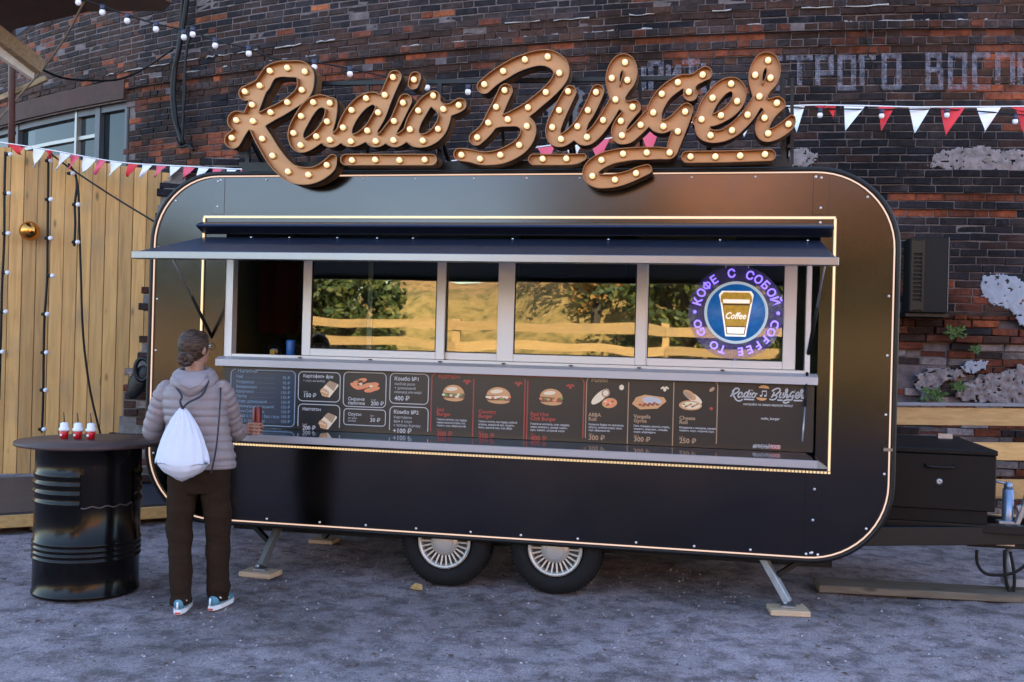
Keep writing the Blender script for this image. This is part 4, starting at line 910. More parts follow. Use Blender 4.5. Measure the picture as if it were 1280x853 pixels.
    for px in (312, 360, 420, 470, 515, 640, 760, 900, 1010):
        link_mesh('screw', sme, hatch, Vector((at(px, 305, -.1).x, -.08, hz-.008)), rot=(-PI/2+.2, 0, 0))
    for x in (hx0+.05, hx1-.02):
        st = MB(); p0 = Vector((x, -.55, lz+.03)); p1 = Vector((x+(.02 if x < -1 else -.03), .01, 1.62)); m_ = p0.lerp(p1, .5)
        st.tube([p0, m_], .006, 8); st.tube([m_, p1], .0115, 8, 1); st.build('gas_strut', [M_STEELG, M_WIRE], T)
    # counter shelf
    sx0, sx1 = -3.27, .645
    mb = MB(); mb.add([(sx0, -.001, 1.012), (sx1-.05, -.001, 1.012), (sx1, -.30, .994), (sx0+.0, -.30, .994), (sx0, -.001, .998), (sx1-.05, -.001, .998), (sx1, -.30, .981), (sx0, -.30, .981)],
                      [(3, 2, 1, 0), (4, 5, 6, 7), (0, 4, 7, 3), (1, 2, 6, 5), (0, 1, 5, 4)])
    mb.build('counter_shelf', mat('brushed_steel', (.22, .24, .30), .07, 1.0), T)
    mb = MB(); mb.b2(sx0, sx1, -.312, -.3005, .950, .997, bev=.003); mb.build('counter_edge', mat('edge_alu', (.34, .33, .36), .42, .35), T)
    mb = MB(); mb.add([(sx1+.001, -.311, .995), (sx1+.07, -.25, .945), (sx1+.001, -.311, .952)], [(0, 2, 1)]); mb.add([(sx1+.001, -.311, .995), (sx1+.07, -.25, .945), (sx1+.001, -.01, 1.0)], [(0, 1, 2)]); mb.build('counter_gusset', M_ALU, T)
    st = MB(); p0, p1 = at(1009, 466, -.02), at(1003, 552, -.18); m_ = p0.lerp(p1, .5); st.tube([p0, m_], .009, 8, 1); st.tube([m_, p1], .005, 8); st.build('gas_strut', [M_STEELG, M_WIRE], T)
    # ---- menu board
    mz0, mz1 = 1.014, 1.427
    mb = MB(); mb.b2(OX0-.0, OX1-.015, -.004, .004, mz0, mz1); mb.build('menu_backing', mat('menu_print_dark', (.014, .013, .015), .3, spec=.5), T)
    Y = -.0052
    W, BL, RD, TN, OR = mat('print_white', (.42, .42, .44), .5), mat('print_blue', (.20, .30, .42), .5), mat('print_red', (.34, .045, .03), .5), mat('print_tan', (.36, .23, .14), .5), mat('print_orange', (.75, .22, .10), .5)
    NB = mat('print_navy', (.010, .018, .042), .35, spec=.6)
    GR = mat('print_green', (.16, .25, .06), .5); BR = mat('print_brown', (.22, .09, .04), .5); BG = mat('print_bun', (.55, .28, .12), .5); CR_ = mat('print_cream', (.70, .58, .42), .5)
    PR = [W, BL, RD, TN, OR, NB, GR, BR, BG, CR_]
    def P(px, py, dy=0): return at(px, py, Y-dy)
    k = 1/195.
    def frame(mb, px0, py0, px1, py1, mi, r=6, lw=1.1, skip=None, open_bottom=False, slope=.05):
        # rounded frame as a thin ribbon; skip=(a,b) leaves a gap for the heading
        a, b = P(px0, py0), P(px1, py0+(px1-px0)*slope*.0); z0, z1 = P((px0+px1)/2, py1).z, P((px0+px1)/2, py0).z
        if open_bottom: z0 = mz0+.002
        L = rrect(a.x, b.x, z0, z1, r*k, 5); N = len(L)
        for i in range(N):
            p, q = L[i], L[(i+1) % N]
            if open_bottom and (p[1] < z0+r*k*.9 and q[1] < z0+r*k*.9): continue
            if skip and p[1] > z1-.002 and q[1] > z1-.002:
                s0, s1 = P(skip[0], py0).x, P(skip[1], py0).x; xa, xb = sorted((p[0], q[0]))
                for (u, v) in ((xa, min(s0, xb)), (max(s1, xa), xb)):
                    if v > u: mb.bar((u, Y, z1), (v, Y, z1), lw*k, .0012, mi, up=(0, 1, 0))
                continue
            mb.bar((p[0], Y, p[1]), (q[0], Y, q[1]), lw*k, .0012, mi, up=(0, 1, 0))
    def tx(mb, s, px, py, h, mi, bold=.0, align='L', width=None):
        p = P(px, py); sz = h*k/.72
        add_text(mb, s, (p.x, Y-.0012, p.z), sz, mi, align=align, bold=bold, width=width*k if width else None)
    def ell(mb, px, py, rx, ry, mi, rot=0, dy=0, a0=0, a1=2*PI, n=16):
        c = P(px, py); vs = [c+Vector((0, -.0008-dy, 0))]; cr, sr = math.cos(rot), math.sin(rot)
        for i in range(n+1):
            a = a0+(a1-a0)*i/n; x, z = rx*math.cos(a), ry*math.sin(a); vs.append(c+Vector(((x*cr-z*sr)*k, -.0008-dy, (x*sr+z*cr)*k)))
        mb.add(vs, [(0, i+2, i+1) for i in range(n)], mi)
    def poly(mb, pts, mi, dy=0): mb.add([P(x, y)+Vector((0, -.0006-dy, 0)) for x, y in pts], [tuple(range(len(pts)))], mi)
    def card(name, fn):
        mb = MB(); fn(mb); return mb.build(name, PR, T)
    def drinks(mb):
        a, b = P(290, 464), P(369, 531); mb.b2(a.x, b.x, Y+.0003, Y+.001, b.z, a.z, mi=5)
        frame(mb, 289, 463, 369.5, 532, 1, skip=(295, 320)); tx(mb, 'Напитки', 297, 465.5, 5.2, 1)
        rows = [('Чай', '70 ₽'), ('Эспрессо', '70 ₽'), ('Американо', '90 ₽'), ('Капучино', '130 ₽'), ('Латте', '130 ₽'), ('Морс домашний', '150 ₽'), ('Лимонад домашний', '150 ₽'), ('Coca-Cola / Fanta', '150 ₽'), ('Вода с газом / без газа', '100 ₽'), ('Чай с лимоном', '150 ₽')]
        for i, (s, p) in enumerate(rows):
            y0 = 471.5+i*6.0+(.5 if i else 0); tx(mb, s, 295, y0+.8, 4.0, 1); tx(mb, p, 362.5, y0+3.2, 4.0, 1, align='R')
            x = 295+len(s)*2.9+4
            while x < 344: c = P(x, y0+(x-295)*.035); mb.box((c.x, Y-.001, c.z), (.0028, .001, .0028), mi=1); x += 2.6
        tx(mb, 'Спрашивайте о сиропах и добавках', 297, 535.5, 2.6, 1)
    card('drinks_card', drinks)
    def wrap(mb, x, y):
        poly(mb, [(x-10, y+3), (x+2, y-10), (x+13, y-5), (x+13, y-3), (x+2, y+11), (x-7, y+9)], 9); poly(mb, [(x+2, y-10), (x+12, y-6), (x+7, y+3), (x-3, y-5)], 3, .0004)
        ell(mb, x-4, y+5, 7, 4.6, 8, -.7, .0008)
        for i in range(9): ell(mb, x-7+i*.9, y+3+(i*7 % 5), 1.7, .8, (9, 8, 3)[i % 3], i*.7, .0011, n=6)
    def fries(mb):
        frame(mb, 373.5, 465.5, 425.5, 502, 0); tx(mb, 'Картофель фри', 379, 471.8, 4.2, 0, .002); tx(mb, '+ соус на выбор', 379, 477, 2.8, 0)
        tx(mb, '100 г', 379, 491, 2.4, 0); tx(mb, '150 ₽', 379, 496.5, 5.4, 0, .003); wrap(mb, 410, 486)
    card('menu_card', fries)
    def nug(mb):
        frame(mb, 373, 506, 425, 560, 0, open_bottom=True); tx(mb, 'Наггетсы', 378, 513, 4.2, 0, .002); tx(mb, '6 шт', 378, 531.5, 2.4, 0); tx(mb, '200 ₽', 378, 537, 5.4, 0, .003); wrap(mb, 408, 526)
    card('menu_card', nug)
    def sticks(mb):
        frame(mb, 430, 466, 483, 509, 0); tx(mb, 'Сырные', 435, 500.5, 4.2, 0, .002); tx(mb, 'палочки', 435, 505.5, 4.2, 0, .002); tx(mb, '6 шт', 464, 501, 2.4, 0); tx(mb, '200 ₽', 463.5, 506.7, 5.2, 0, .003)
        for (x, y, a) in ((447, 478, .3), (452, 476, .25), (444, 483, -.5), (452, 484, .2), (459, 482, .3), (462, 488, .15), (468, 486, .15), (467, 481, .1)):
            ell(mb, x, y, 7.5, 3, 4, a, 0.0002*(x % 5)); ell(mb, x-.5, y-.8, 5, 1.2, 8, a, .0014)
        ell(mb, 451, 480, 2.2, 1.6, 9, 0, .002); ell(mb, 464, 483, 2.4, 1.6, 9, 0, .002)
    card('menu_card', sticks)
    def sauce(mb):
        frame(mb, 430, 512, 482, 532, 0, r=4); tx(mb, 'Соусы', 435, 519.5, 4.2, 0, .002); tx(mb, 'на ваш', 435, 523.5, 2.6, 0); tx(mb, 'выбор', 435, 527, 2.6, 0); tx(mb, '30 г', 463, 521, 2.4, 0); tx(mb, '30 ₽', 462.5, 527.4, 5.2, 0, .003)
    card('menu_card', sauce)
    def c1(mb):
        frame(mb, 488, 467.5, 536, 505, 0); tx(mb, 'Комбо №1', 493, 475.5, 4.8, 0, .003); tx(mb, 'любой ролл', 493, 481.5, 3.5, 0); tx(mb, '+ домашний', 493, 486.5, 3.5, 0); tx(mb, 'лимонад или морс', 493, 491.5, 3.5, 0, width=37); tx(mb, '400 ₽', 493, 500.5, 6, 0, .004)
    card('menu_card', c1)
    def c2(mb):
        frame(mb, 487.5, 509, 535.5, 560, 0, open_bottom=True); tx(mb, 'Комбо №2', 492, 517, 4.8, 0, .003); tx(mb, 'Картофель', 492, 523, 3.5, 0); tx(mb, 'фри и соус', 492, 528, 3.5, 0); tx(mb, 'к любому бургеру', 492, 533, 3.5, 0, width=36); tx(mb, '+100 ₽', 491, 541, 6, 0, .004)
    card('menu_card', c2)
    def bull(mb, x, y, mi):
        ell(mb, x, y+1, 2, 2.6, mi, 0, .0003); ell(mb, x-3, y-1, 2.6, 1.1, mi, .6); ell(mb, x+3, y-1, 2.6, 1.1, mi, -.6)
    def burger(mb, x, y, w_, kind):
        ell(mb, x, y+1, w_, 11, 8 if kind != 0 else 8, -.03, 0, 0, PI); poly(mb, [(x-w_, y+1), (x+w_, y+1.5), (x+w_, y+3), (x-w_, y+3)], (6, 9, 7)[kind], .0003)
        for i in range(9):
            xx = x-w_+1.5+i*(2*w_-3)/8; ell(mb, xx, y+2.5+(i % 2), 2.2, 1.5, ((9, 6, 7), (9, 9, 4), (4, 7, 6))[kind][i % 3], 0, .0005+.0001*i, n=8)
        poly(mb, [(x-w_+1, y+4), (x+w_-1, y+4.5), (x+w_, y+7), (x-w_+1, y+6.5)], 7, .0003); ell(mb, x+w_*.3, y+5, 3, 1.6, (9, 6, 4)[kind], 0, .0012, n=8)
        ell(mb, x, y+6.5, w_-.5, 4.5, 8, -.03, .0001, PI, 2*PI); ell(mb, x-2, y-4.5, w_*.55, 2.6, 9, .1, .0010, n=10)
    def burgers(mb):
        frame(mb, 540, 469.5, 730.5, 572, 2, r=7, skip=(546, 572), open_bottom=True, lw=1.3); tx(mb, 'Бургеры', 548, 472.5, 5, 2, .001)
        for x in (592.5, 656.5): a, b = P(x, 474), P(x, 560); mb.bar((a.x, Y, a.z), (a.x, Y, mz0+.002), 1.3*k, .0012, 2, up=(0, 1, 0))
        mb.bar((P(659.3, 500).x, Y, P(658.5, 476).z), (P(659.3, 500).x, Y, mz0+.002), 1.3*k, .0012, 2, up=(0, 1, 0))
        for (x, bx, by, w_, kd, n1, n2, d, pr) in ((546, 567, 491, 14, 0, 'Jazz', 'Burger', ('Говяжья котлета, сыр чеддер,', 'маринованный огурец, лук,', 'томаты, соус «Фирменный»'), '300 ₽'),
                                        (598, 623, 494, 15.5, 1, 'Country', 'Burger', ('Говяжья котлета, сыр чеддер, солёный', 'огурец, жареный лук, томаты,', 'бекон, красный соус, соус «BBQ»'), '350 ₽'),
                                        (663, 689, 496, 14.5, 2, 'Red Hot', 'Chili Burger', ('Говяжья котлета, сыр чеддер,', 'перец халапеньо, свежие томаты,', 'лук, салат, острый соус'), '400 ₽')):
            sl = (x-546)*.047; y = 514+sl*1.02
            burger(mb, bx, by, w_, kd); bull(mb, x+38 if kd == 0 else x+50, 477.5+sl, 2)
            tx(mb, n1, x, y, 4.8, 2, .003); tx(mb, n2, x, y+5.6, 4.8, 2, .003)
            for i, s in enumerate(d): tx(mb, s, x, y+11.3+i*3.8, 2.5, 0, .001, width=(40, 38, 39)[i] if kd == 0 else (50, 47, 44)[i])
            tx(mb, '250 г', x, y+24.4, 2.2, 2); tx(mb, pr, x, y+30.8, 6, 2, .005)
    card('burgers_card', burgers)
    def rolls(mb):
        frame(mb, 730.5+3, 473.5, 897.5, 572, 3, r=7, skip=(738, 756), open_bottom=True); tx(mb, 'Роллы', 739, 477.5, 4.8, 3, .001)
        for x in (786, 842.5): a = P(x, 478); mb.bar((a.x, Y, a.z), (a.x, Y, mz0+.002), 1.1*k, .0012, 3, up=(0, 1, 0))
        def roll(x, y, a): 
            ell(mb, x-2, y-1, 14, 5, 9, a); ell(mb, x+7*math.cos(a), y-8*math.sin(a), 5.5, 5, 3, a, .0005); ell(mb, x+7*math.cos(a), y-8*math.sin(a), 3.6, 3.3, 9, a, .0008)
            ell(mb, x+10, y+7, 9.5, 6.3, 8, .15, .0010); ell(mb, x+10, y+7, 7.6, 4.8, 4, .15, .0013)
            for i in range(8): ell(mb, x+5+i*1.5, y+5+(i*5 % 6), 1.6, 1.1, (9, 6, 2, 3)[i % 4], 0, .0016, n=6)
        roll(752, 497, .75)
        poly(mb, [(790, 505), (795, 497), (806, 493.5), (830, 497), (833, 502), (822, 511), (800, 512)], 8); ell(mb, 815, 501, 12, 5, 0, -.1, .0004)
        for i in range(12): ell(mb, 800+i*2, 506+(i % 3)-i*.2, 2.1, 1.4, (2, 4, 7)[i % 3], 0, .0008, n=6)
        ell(mb, 866, 497, 13, 4.6, 9, -.55); ell(mb, 862, 494, 9, 4.6, 8, -.6, .0004); ell(mb, 860, 494, 7, 3, 3, -.6, .0006); ell(mb, 863, 507, 14, 6, 8, 0, .0008); ell(mb, 864, 507, 11.5, 4.3, 9, 0, .0011)
        for i in range(9): ell(mb, 855+i*2.1, 505.5+(i*3 % 4), 1.8, 1.2, (6, 7, 3, 4)[i % 4], 0, .0014, n=6)
        ell(mb, 889, 511, 2, 2, 2, 0, .001)
        ell(mb, 777, 484.5, 3, 3.4, 9); bull(mb, 831, 486, 9); ell(mb, 890, 487, 3.8, 2, 3, .7)
        for (x, n1, n2, d, pr, sl) in ((735.5, 'ABBA', 'Roll', ('Куриное бедро по-гречески,', 'капуста, солёный огурец, томат,', 'соус «Фирменный»'), '300 ₽', 0), (792, 'Vangelis', 'Gyros', ('Пита, говядина, капуста, огурец,', 'томаты, морковь, специи,', 'соус «Цезарь»'), '300 ₽', 2), (849, 'Cheese', 'Roll', ('Моцарелла с овощами, свежие', 'томаты, соус, сырный соус'), '250 ₽', 4)):
            y = 520.5+sl; tx(mb, n1, x, y, 4.6, 3, .003); tx(mb, n2, x, y+5.4, 4.6, 3, .003)
            for i, s in enumerate(d): tx(mb, s, x, y+11+i*3.7, 2.4, 0, .001, width=(44, 42, 27)[i])
            tx(mb, '330 г', x, y+23.2, 2.2, 3); tx(mb, pr, x, y+29.3, 6, 3, .005)
    card('rolls_card', rolls)
    def logo(mb):
        for si, (strokes, _) in enumerate(SIGN_STROKES):
            for pts in strokes:
                q = [((912+(x-282)*.119) if si < 4 else (961+(x-567)*.1062), 483+(y-66)*.117+(x-282)*.0045) for (x, y, r) in pts]
                sp = smooth_path([P(*a_) for a_ in q], 2) if len(q) > 1 else [P(*q[0]), P(q[0][0]+.3, q[0][1])]
                for a_, b_ in zip(sp, sp[1:]):
                    if (b_-a_).length > 1e-5: mb.bar(a_+Vector((0, -.001, 0)), b_+Vector((0, -.001, 0)), 1.75*k, .0012, 0, up=(0, 1, 0))
        ell(mb, 955, 485.5, 6.2, 3.6, 8, -.05, 0, 0, PI); ell(mb, 952, 497.5, 6.2, 3.4, 8, -.05, 0, PI, 2*PI)
        for ux in (951.3, 956.6): ell(mb, ux, 495, 1.5, 1.2, 0, .3); a_, b_ = P(ux+1.2, 489), P(ux+1.8, 495); mb.b2(a_.x, b_.x, Y-.001, Y, b_.z, a_.z)
        a_, b_ = P(952.5, 488.4), P(958.4, 490); mb.b2(a_.x, b_.x, Y-.0011, Y, b_.z, a_.z)
        # little bun with a note between the words
        tx(mb, 'настройся на самую вкусную волну!', 929, 506.5, 2.8, 0, .001, width=58)
        tx(mb, 'radio_burger', 951, 524.5, 3.0, 0, .001)
        tx(mb, '#ФИРМЕННЫЙ', 941, 560, 4.4, 0, .003, width=20); a, b = P(962, 556), P(975.5, 562); mb.b2(a.x, b.x, Y-.001, Y, b.z, a.z, mi=2); mb.add([(v[0], v[1], v[2]) for v in []], [])
        p = P(963, 560.6); add_text(mb, 'FOOD', (p.x, Y-.0016, p.z), 4.2*k/.72, 0, bold=.002, width=11.5*k)
    card('logo_print', logo)
    # ---- wheels
    for (px, py) in ((556.5, 738), (695, 747)):
        c = at(px-1.5, py-48, .05); c = Vector((c.x, .078, .306)); 
        Rw = Matrix.Rotation(PI/2, 3, 'X')   # local z -> -Y
        tyre = MB(); pr = [(.165, -.06), (.19, .030), (.235, .040), (.275, .028), (.298, .0), (.305, -.02), (.305, -.14), (.295, -.165), (.25, -.17), (.17, -.16), (.165, -.06)]
        tyre.lathe(c, pr, 48, R=Rw)
        for v in range(len(tyre.v)):      # flat where it carries the weight
            x, y, z = tyre.v[v]; tyre.v[v] = (x+(x-c.x)*(.06 if z < .06 else 0), y, max(z, .004))
        w_ = tyre.build('wheel', M_RUBBER, T)
        tm = MB()
        for i in range(72):
            a = 2*PI*i/72; cc = c+Vector((math.cos(a)*.3035, .075, math.sin(a)*.3035))
            if cc.z < .03: continue
            tm.box(cc, (.006, .135, .018), Matrix.Rotation(-a+PI/2, 3, 'Y'))
        o = tm.build('tread', M_RUBBER, w_); o['kind'] = 'stuff'
        rim = MB(); HM = mat('silver_wheel', (.50, .47, .43), .36, .55)
        rim.lathe(c, [(.180, .030), (.176, .040), (.163, .040), (.155, .026), (.150, .005)], 48, R=Rw)
        rim.lathe(c, [(.002, .046), (.04, .045), (.068, .040), (.086, .032), (.094, .022), (.094, .0)], 36, R=Rw); rim.build('rim', HM, w_)
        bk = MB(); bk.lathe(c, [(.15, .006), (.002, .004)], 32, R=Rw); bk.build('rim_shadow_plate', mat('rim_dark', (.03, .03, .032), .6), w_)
        sp = MB()
        for i in range(26):
            a = 2*PI*i/26; d_ = Vector((math.cos(a), 0, math.sin(a))); sp.bar(c+d_*.090+Vector((0, -.018, 0)), c+d_*.160+Vector((0, -.026, 0)), .0105, .012, up=(0, 1, 0))
        o = sp.build('spokes', HM, w_)
        hr = MB(); hr.lathe(c, [(.058, .0425), (.060, .0445), (.062, .0415)], 32, R=Rw); hr.build('hub_ring', M_STEELG, w_)
    ax = MB(); ax.b2(-1.9, -.6, .25, 1.9, .30, .42); ax.build('axle_box', M_BLACKM, T)
    ws = MB(); ws.b2(-2.1, -.5, .24, .26, .28, .60); ws.build('wheel_arch', M_BLACKM, T)
    # chassis rails
    for y in (.35, 1.75):
        mb = MB(); mb.b2(X0+.5, X1-.3, y, y+.07, .24, .338); mb.build('chassis_rail', M_BLACKM, T)
    # stabiliser legs
    for (px, py, hx, rear) in ((322, 716, 349, 0), (985, 760, 948, 1)):
        foot = gp(px, py, .03); top = Vector((at(hx, 664 if not rear else 698, .12).x, .16, .37)); foot.y = min(max(foot.y, .02), .2)
        lg = MB(); lg.bar(top, foot+Vector((0, 0, .035)), .05, .045, bev=.004); lg.build('stabiliser_leg', M_STEELG if rear else mat('dull_steel', (.12, .12, .125), .5, .6, var=.3), T)
        lg = MB(); mid = top.lerp(foot, .5); lg.bar(mid, Vector((top.x-(.28 if rear else -.26)*-1*(-1), .17, .34)) if False else Vector((mid.x+(.22 if rear else -.22), .17, .35)), .03, .03); lg.build('stabiliser_brace', M_BLACKM, T)
        ft = MB(); ft.box(foot+Vector((0, 0, .014)), (.09, .08, .012)); ft.tube([foot+Vector((-.02, -.03, .035)), foot+Vector((-.02, .03, .035))], .012, 8); ft.build('stabiliser_foot', M_STEELG, T)
        pd = MB(); pd.box((foot.x, foot.y-.01, .018), (.24, .17, .034), (0, 0, .12 if rear else -.1), bev=.003)
        tag(pd.build('wooden_pad', M_PAD), 'pale wooden board under the %s stabiliser leg of the trailer' % ('right' if rear else 'left'), 'board')
    gp_ = gp(405, 678); fb = MB(); fb.bar((gp_.x+.25, gp_.y-.1, .34), (gp_.x, gp_.y, .04), .04, .04); fb.build('stabiliser_leg', M_BLACKM, T)
    pd = MB(); pd.box((gp_.x, gp_.y, .016), (.2, .16, .03), bev=.003); tag(pd.build('wooden_pad', M_PAD), 'small wooden board far under the trailer behind the left wheels', 'board')
    # drawbar, tool box and coupling
    bx = [at(1115, 562, .70), at(1244, 562, .70)]
    zt_, x0, x1 = 1.012, 1.17, 1.885
    tb = MB(); tb.b2(x0, x1, .70, 1.72, .605, .975, bev=.006); tb.b2(x0+.02, x1-.045, .72, 1.70, .52, .604)
    tb.build('tool_box', mat('box_black', (.005, .005, .0055), .5, bump=.1, bscale=120, spec=.18), T)
    ld = MB(); ld.b2(x0-.005, x1+.006, .69, 1.735, .976, zt_, bev=.006); ld.build('box_lid', mat('box_black', (0, 0, 0)), T)
    hd = MB(); hd.tube(smooth_path([(1.44, .70, .90), (1.45, .668, .893), (1.53, .664, .89), (1.61, .668, .893), (1.62, .70, .90)], 3), .008, 8); hd.build('box_handle', M_BLACKM, T)
    lk = MB(); lk.lathe((1.53, .699, .79), [(.022, 0), (.02, .006), (.008, .008), (.001, .004)], 16, R=Matrix.Rotation(PI/2, 3, 'X')); lk.build('box_lock', M_STEELG, T)
    hn = MB(); hn.b2(1.70, 1.80, 1.55, 1.60, zt_, zt_+.035); hn.build('lid_catch', M_STEELG, T)
    for sgn in (-1, 1):
        db = MB(); db.bar((.6, 1.05+sgn*.75, .44), (2.45, 1.05+sgn*.06, .44), .06, .12, bev=.004); db.build('drawbar', M_BLACKM, T)
    db = MB(); db.b2(1.0, 2.6, .985, 1.115, .36, .46, bev=.004); db.build('drawbar', M_BLACKM, T)
    db = MB(); db.b2(1.15, 2.2, .72, .80, .46, .517, bev=.004); db.build('cross_beam', M_BLACKM, T)
    JX = at(1259, 620, .9).x; JY = .88
    jk = MB(); jk.tube([(JX, JY, .36), (JX, JY, .74)], .036, 16); jk.tube([(JX, JY, .74), (JX, JY, .775), (JX, JY, .79)], [.03, .026, .012], 12)
    jk.tube([(JX, JY, .775), (JX-.10, JY, .792)], .008, 8); jk.build('jockey_wheel_tube', mat('zinc_blue', (.24, .32, .46), .35, .7, var=.2, vscale=15), T)
    cl = MB(); cl.b2(JX-.07, JX+.03, JY-.06, JY+.03, .455, .53, bev=.004); cl.build('jack_clamp', M_STEELG, T)
    pl = MB(); a, b = at(1245, 671, .84), at(1268, 683, .84); pl.b2(a.x, b.x, .83, .84, b.z, a.z, bev=.002); pl.build('reflector_plate', mat('plate', (.62, .60, .52), .4), T)
    hb = MB(); hb.b2(1.75, 2.6, .842, .93, .345, .452, bev=.003); hb.build('coupling_beam', M_BLACKM, T)
    hb = MB(); p = at(1268, 662, .85); q = at(1292, 600, .85); hb.bar(p, q, .05, .03, bev=.004); hb.bar(at(1272, 640, .86), at(1300, 632, .86), .04, .08, bev=.004); hb.build('hitch_handle', M_STEELG, T)
    hb = MB(); p = at(1264, 690, .95); hb.tube([(JX+.03, .95, .36), (JX+.03, .95, .07)], .02, 10); hb.box((JX+.07, .95, .11), (.14, .12, .05)); hb.build('jockey_foot', mat('grey_foot', (.26, .29, .33), .5, .5), T)
    for P_ in ([(1221, 688), (1222, 705), (1232, 717), (1250, 719), (1270, 715), (1290, 700)], [(1256, 688), (1256, 712), (1260, 735), (1266, 743), (1268, 720), (1263, 690)]):
        cb = MB(); cb.tube(smooth_path([at(x, y, .86) for x, y in P_], 5), .011, 8); cb.build('coupling_cable', M_WIRE, T)
    # ---- things inside
    def thing_mesh(name, mb, m, label, cat): return tag(mb.build(name, m), label, cat)
    r = empty('coffee_machine', (-3.0, .95, 1.1), 'dark coffee machine in the open left serving window', 'coffee machine')
    mb = MB(); mb.b2(-3.22, -2.72, .8, 1.2, 1.15, 1.60, bev=.02); mb.build('casing', M_DARKIN, r); mb = MB(); mb.b2(-3.18, -2.76, .78, .80, 1.42, 1.46); mb.build('steel_band', M_STEELG, r)
    mb = MB(); mb.lathe((-3.06, .95, 1.6), [(.07, 0), (.09, .12), (.085, .2), (.02, .22)], 14); mb.build('bean_hopper', mat('hopper', (.06, .05, .05), .2), r)
    mb = MB(); mb.b2(-3.27, .63, 1.1, 1.75, 1.05, 1.10); mb.b2(-3.27, .63, 1.72, 1.75, .47, 1.05); c = empty('work_counter', (-1.3, 1.4, .47), 'dark work counter along the inside rear of the trailer', 'counter'); mb.build('worktop', M_DARKIN, c)
    mb = MB(); mb.b2(-1.45, -.62, 1.2, 2.05, 2.16, 2.60, bev=.01); thing_mesh('range_hood', mb, M_DARKIN, 'black range hood inside, seen through the middle serving window', 'hood')
    mb = MB(); mb.b2(-.62, .2, 2.05, 2.09, 1.1, 2.6); thing_mesh('wall_board', mb, mat('beige_board', (.55, .40, .22), .6), 'beige board on the inside wall right of the range hood', 'board')
    mb = MB(); mb.b2(.02, .55, 1.2, 1.8, 1.101, 1.48, bev=.02); thing_mesh('microwave', mb, M_DARKIN, 'dark microwave on the counter behind the round lit sign', 'microwave')
    k_ = empty('kettle', (-2.62, .5, 1.1), 'black kettle with a small yellow label in the left serving window', 'kettle'); p = at(345, 420, .5)
    mb = MB(); mb.lathe((p.x, .5, 1.40), [(.001, 0), (.085, 0), (.085, .15), (.07, .19), (.001, .2)], 18); mb.build('body', mat('kettle_black', (.012, .012, .012), .15), k_)
    mb = MB(); mb.b2(p.x-.005, p.x+.035, .41, .418, 1.50, 1.545); mb.build('label_tag', mat('yellow_tag', (.55, .42, .08), .6), k_)
    p = at(364, 425, .3); mb = MB(); mb.lathe((p.x, .3, 1.42), [(.001, 0), (.03, 0), (.035, .19), (.03, .20), (.001, .17)], 12); thing_mesh('blue_cup', mb, mat('blue_plastic', (.03, .15, .5), .4), 'bright blue plastic cup beside the left window post inside', 'cup')
    p = at(350, 372, 1.3); mb = MB(); vs = [];
    for i in range(7):
        for j in range(6): vs.append((p.x-.18+.36*i/6, 1.3+.04*math.sin(i*1.9), 2.38-.14*j-(.03 if i % 2 else 0)*(j == 5)))
    mb.add(vs, [(i*6+j, i*6+j+1, (i+1)*6+j+1, (i+1)*6+j) for i in range(6) for j in range(5)], 0, True); thing_mesh('hanging_towel', mb, mat('dull_red_cloth', (.07, .02, .015), .9), 'dull red towel hanging inside the left serving window', 'towel')
    # round light sign in the right window
    c = at(920, 391, .024); R0 = .295
    ns = empty('coffee_sign', (c.x, .03, c.z-R0), 'round violet lit coffee sign hanging in the rightmost serving window', 'light sign')
    Rx = Matrix.Rotation(PI/2, 3, 'X')
    am = bpy.data.materials.new('clear_acrylic'); am.use_nodes = True; p_ = am.node_tree.nodes['Principled BSDF']; p_.inputs['Base Color'].default_value = (.35, .3, .8, 1); p_.inputs['Alpha'].default_value = .14; p_.inputs['Roughness'].default_value = .1
    mb = MB(); mb.lathe(c, [(.001, 0), (R0, 0), (R0, .004), (.001, .004)], 48, R=Rx); mb.build('acrylic_disc', am, ns)
    VI = mat('violet_led', (.4, .3, 1), .5, emit=(.20, .13, 1.0), estr=.3)
    def circtext(mb, s, a_mid, r, sz, spacing):
        n = len(s); 
        for i, ch in enumerate(s):
            if ch == ' ': continue
            a = a_mid-(i-(n-1)/2)*spacing; d_ = Vector((math.cos(a), 0, math.sin(a))); tg = Vector((math.sin(a), 0, -math.cos(a)))
            o = c+d_*r+Vector((0, -.012, 0))
            if ch == 'Ф':
                for k2 in range(14):
                    u, v = 2*PI*k2/14, 2*PI*(k2+1)/14; f_ = lambda w_: o+d_*sz*.36+tg*math.cos(w_)*sz*.30+d_*math.sin(w_)*sz*.24
                    mb.bar(f_(u), f_(v), .009, .003, up=(0, 1, 0))
                mb.bar(o-d_*sz*.02, o+d_*sz*.76, .009, .003, up=(0, 1, 0)); continue
            add_text(mb, ch, o, sz, 0, X=tg, Z=d_, bold=.022, align='C')
    mb = MB(); circtext(mb, 'КОФЕ С СОБОЙ', PI/2+.02, .222, .072, .232); mb.build('lit_letters', VI, ns)
    mb = MB(); circtext(mb, 'COFFEE TO GO', -PI/2+.02, .222, .070, .232); mb.build('lit_letters', VI, ns)
    mb = MB(); 
    for sx in (-1, 1): mb.lathe(c+Vector((sx*.255, -.012, 0)), [(.001, 0), (.012, 0), (.001, .002)], 10, R=Rx)
    mb.build('lit_dots', VI, ns)
    mb = MB(); mb.lathe(c+Vector((0, -.012, 0)), [(.001, .002), (.178, .002), (.178, 0)], 48, R=Rx); mb.lathe(c+Vector((0, -.008, 0)), [(.178, .0), (.190, .004), (.196, 0)], 48, mi=1, R=Rx)
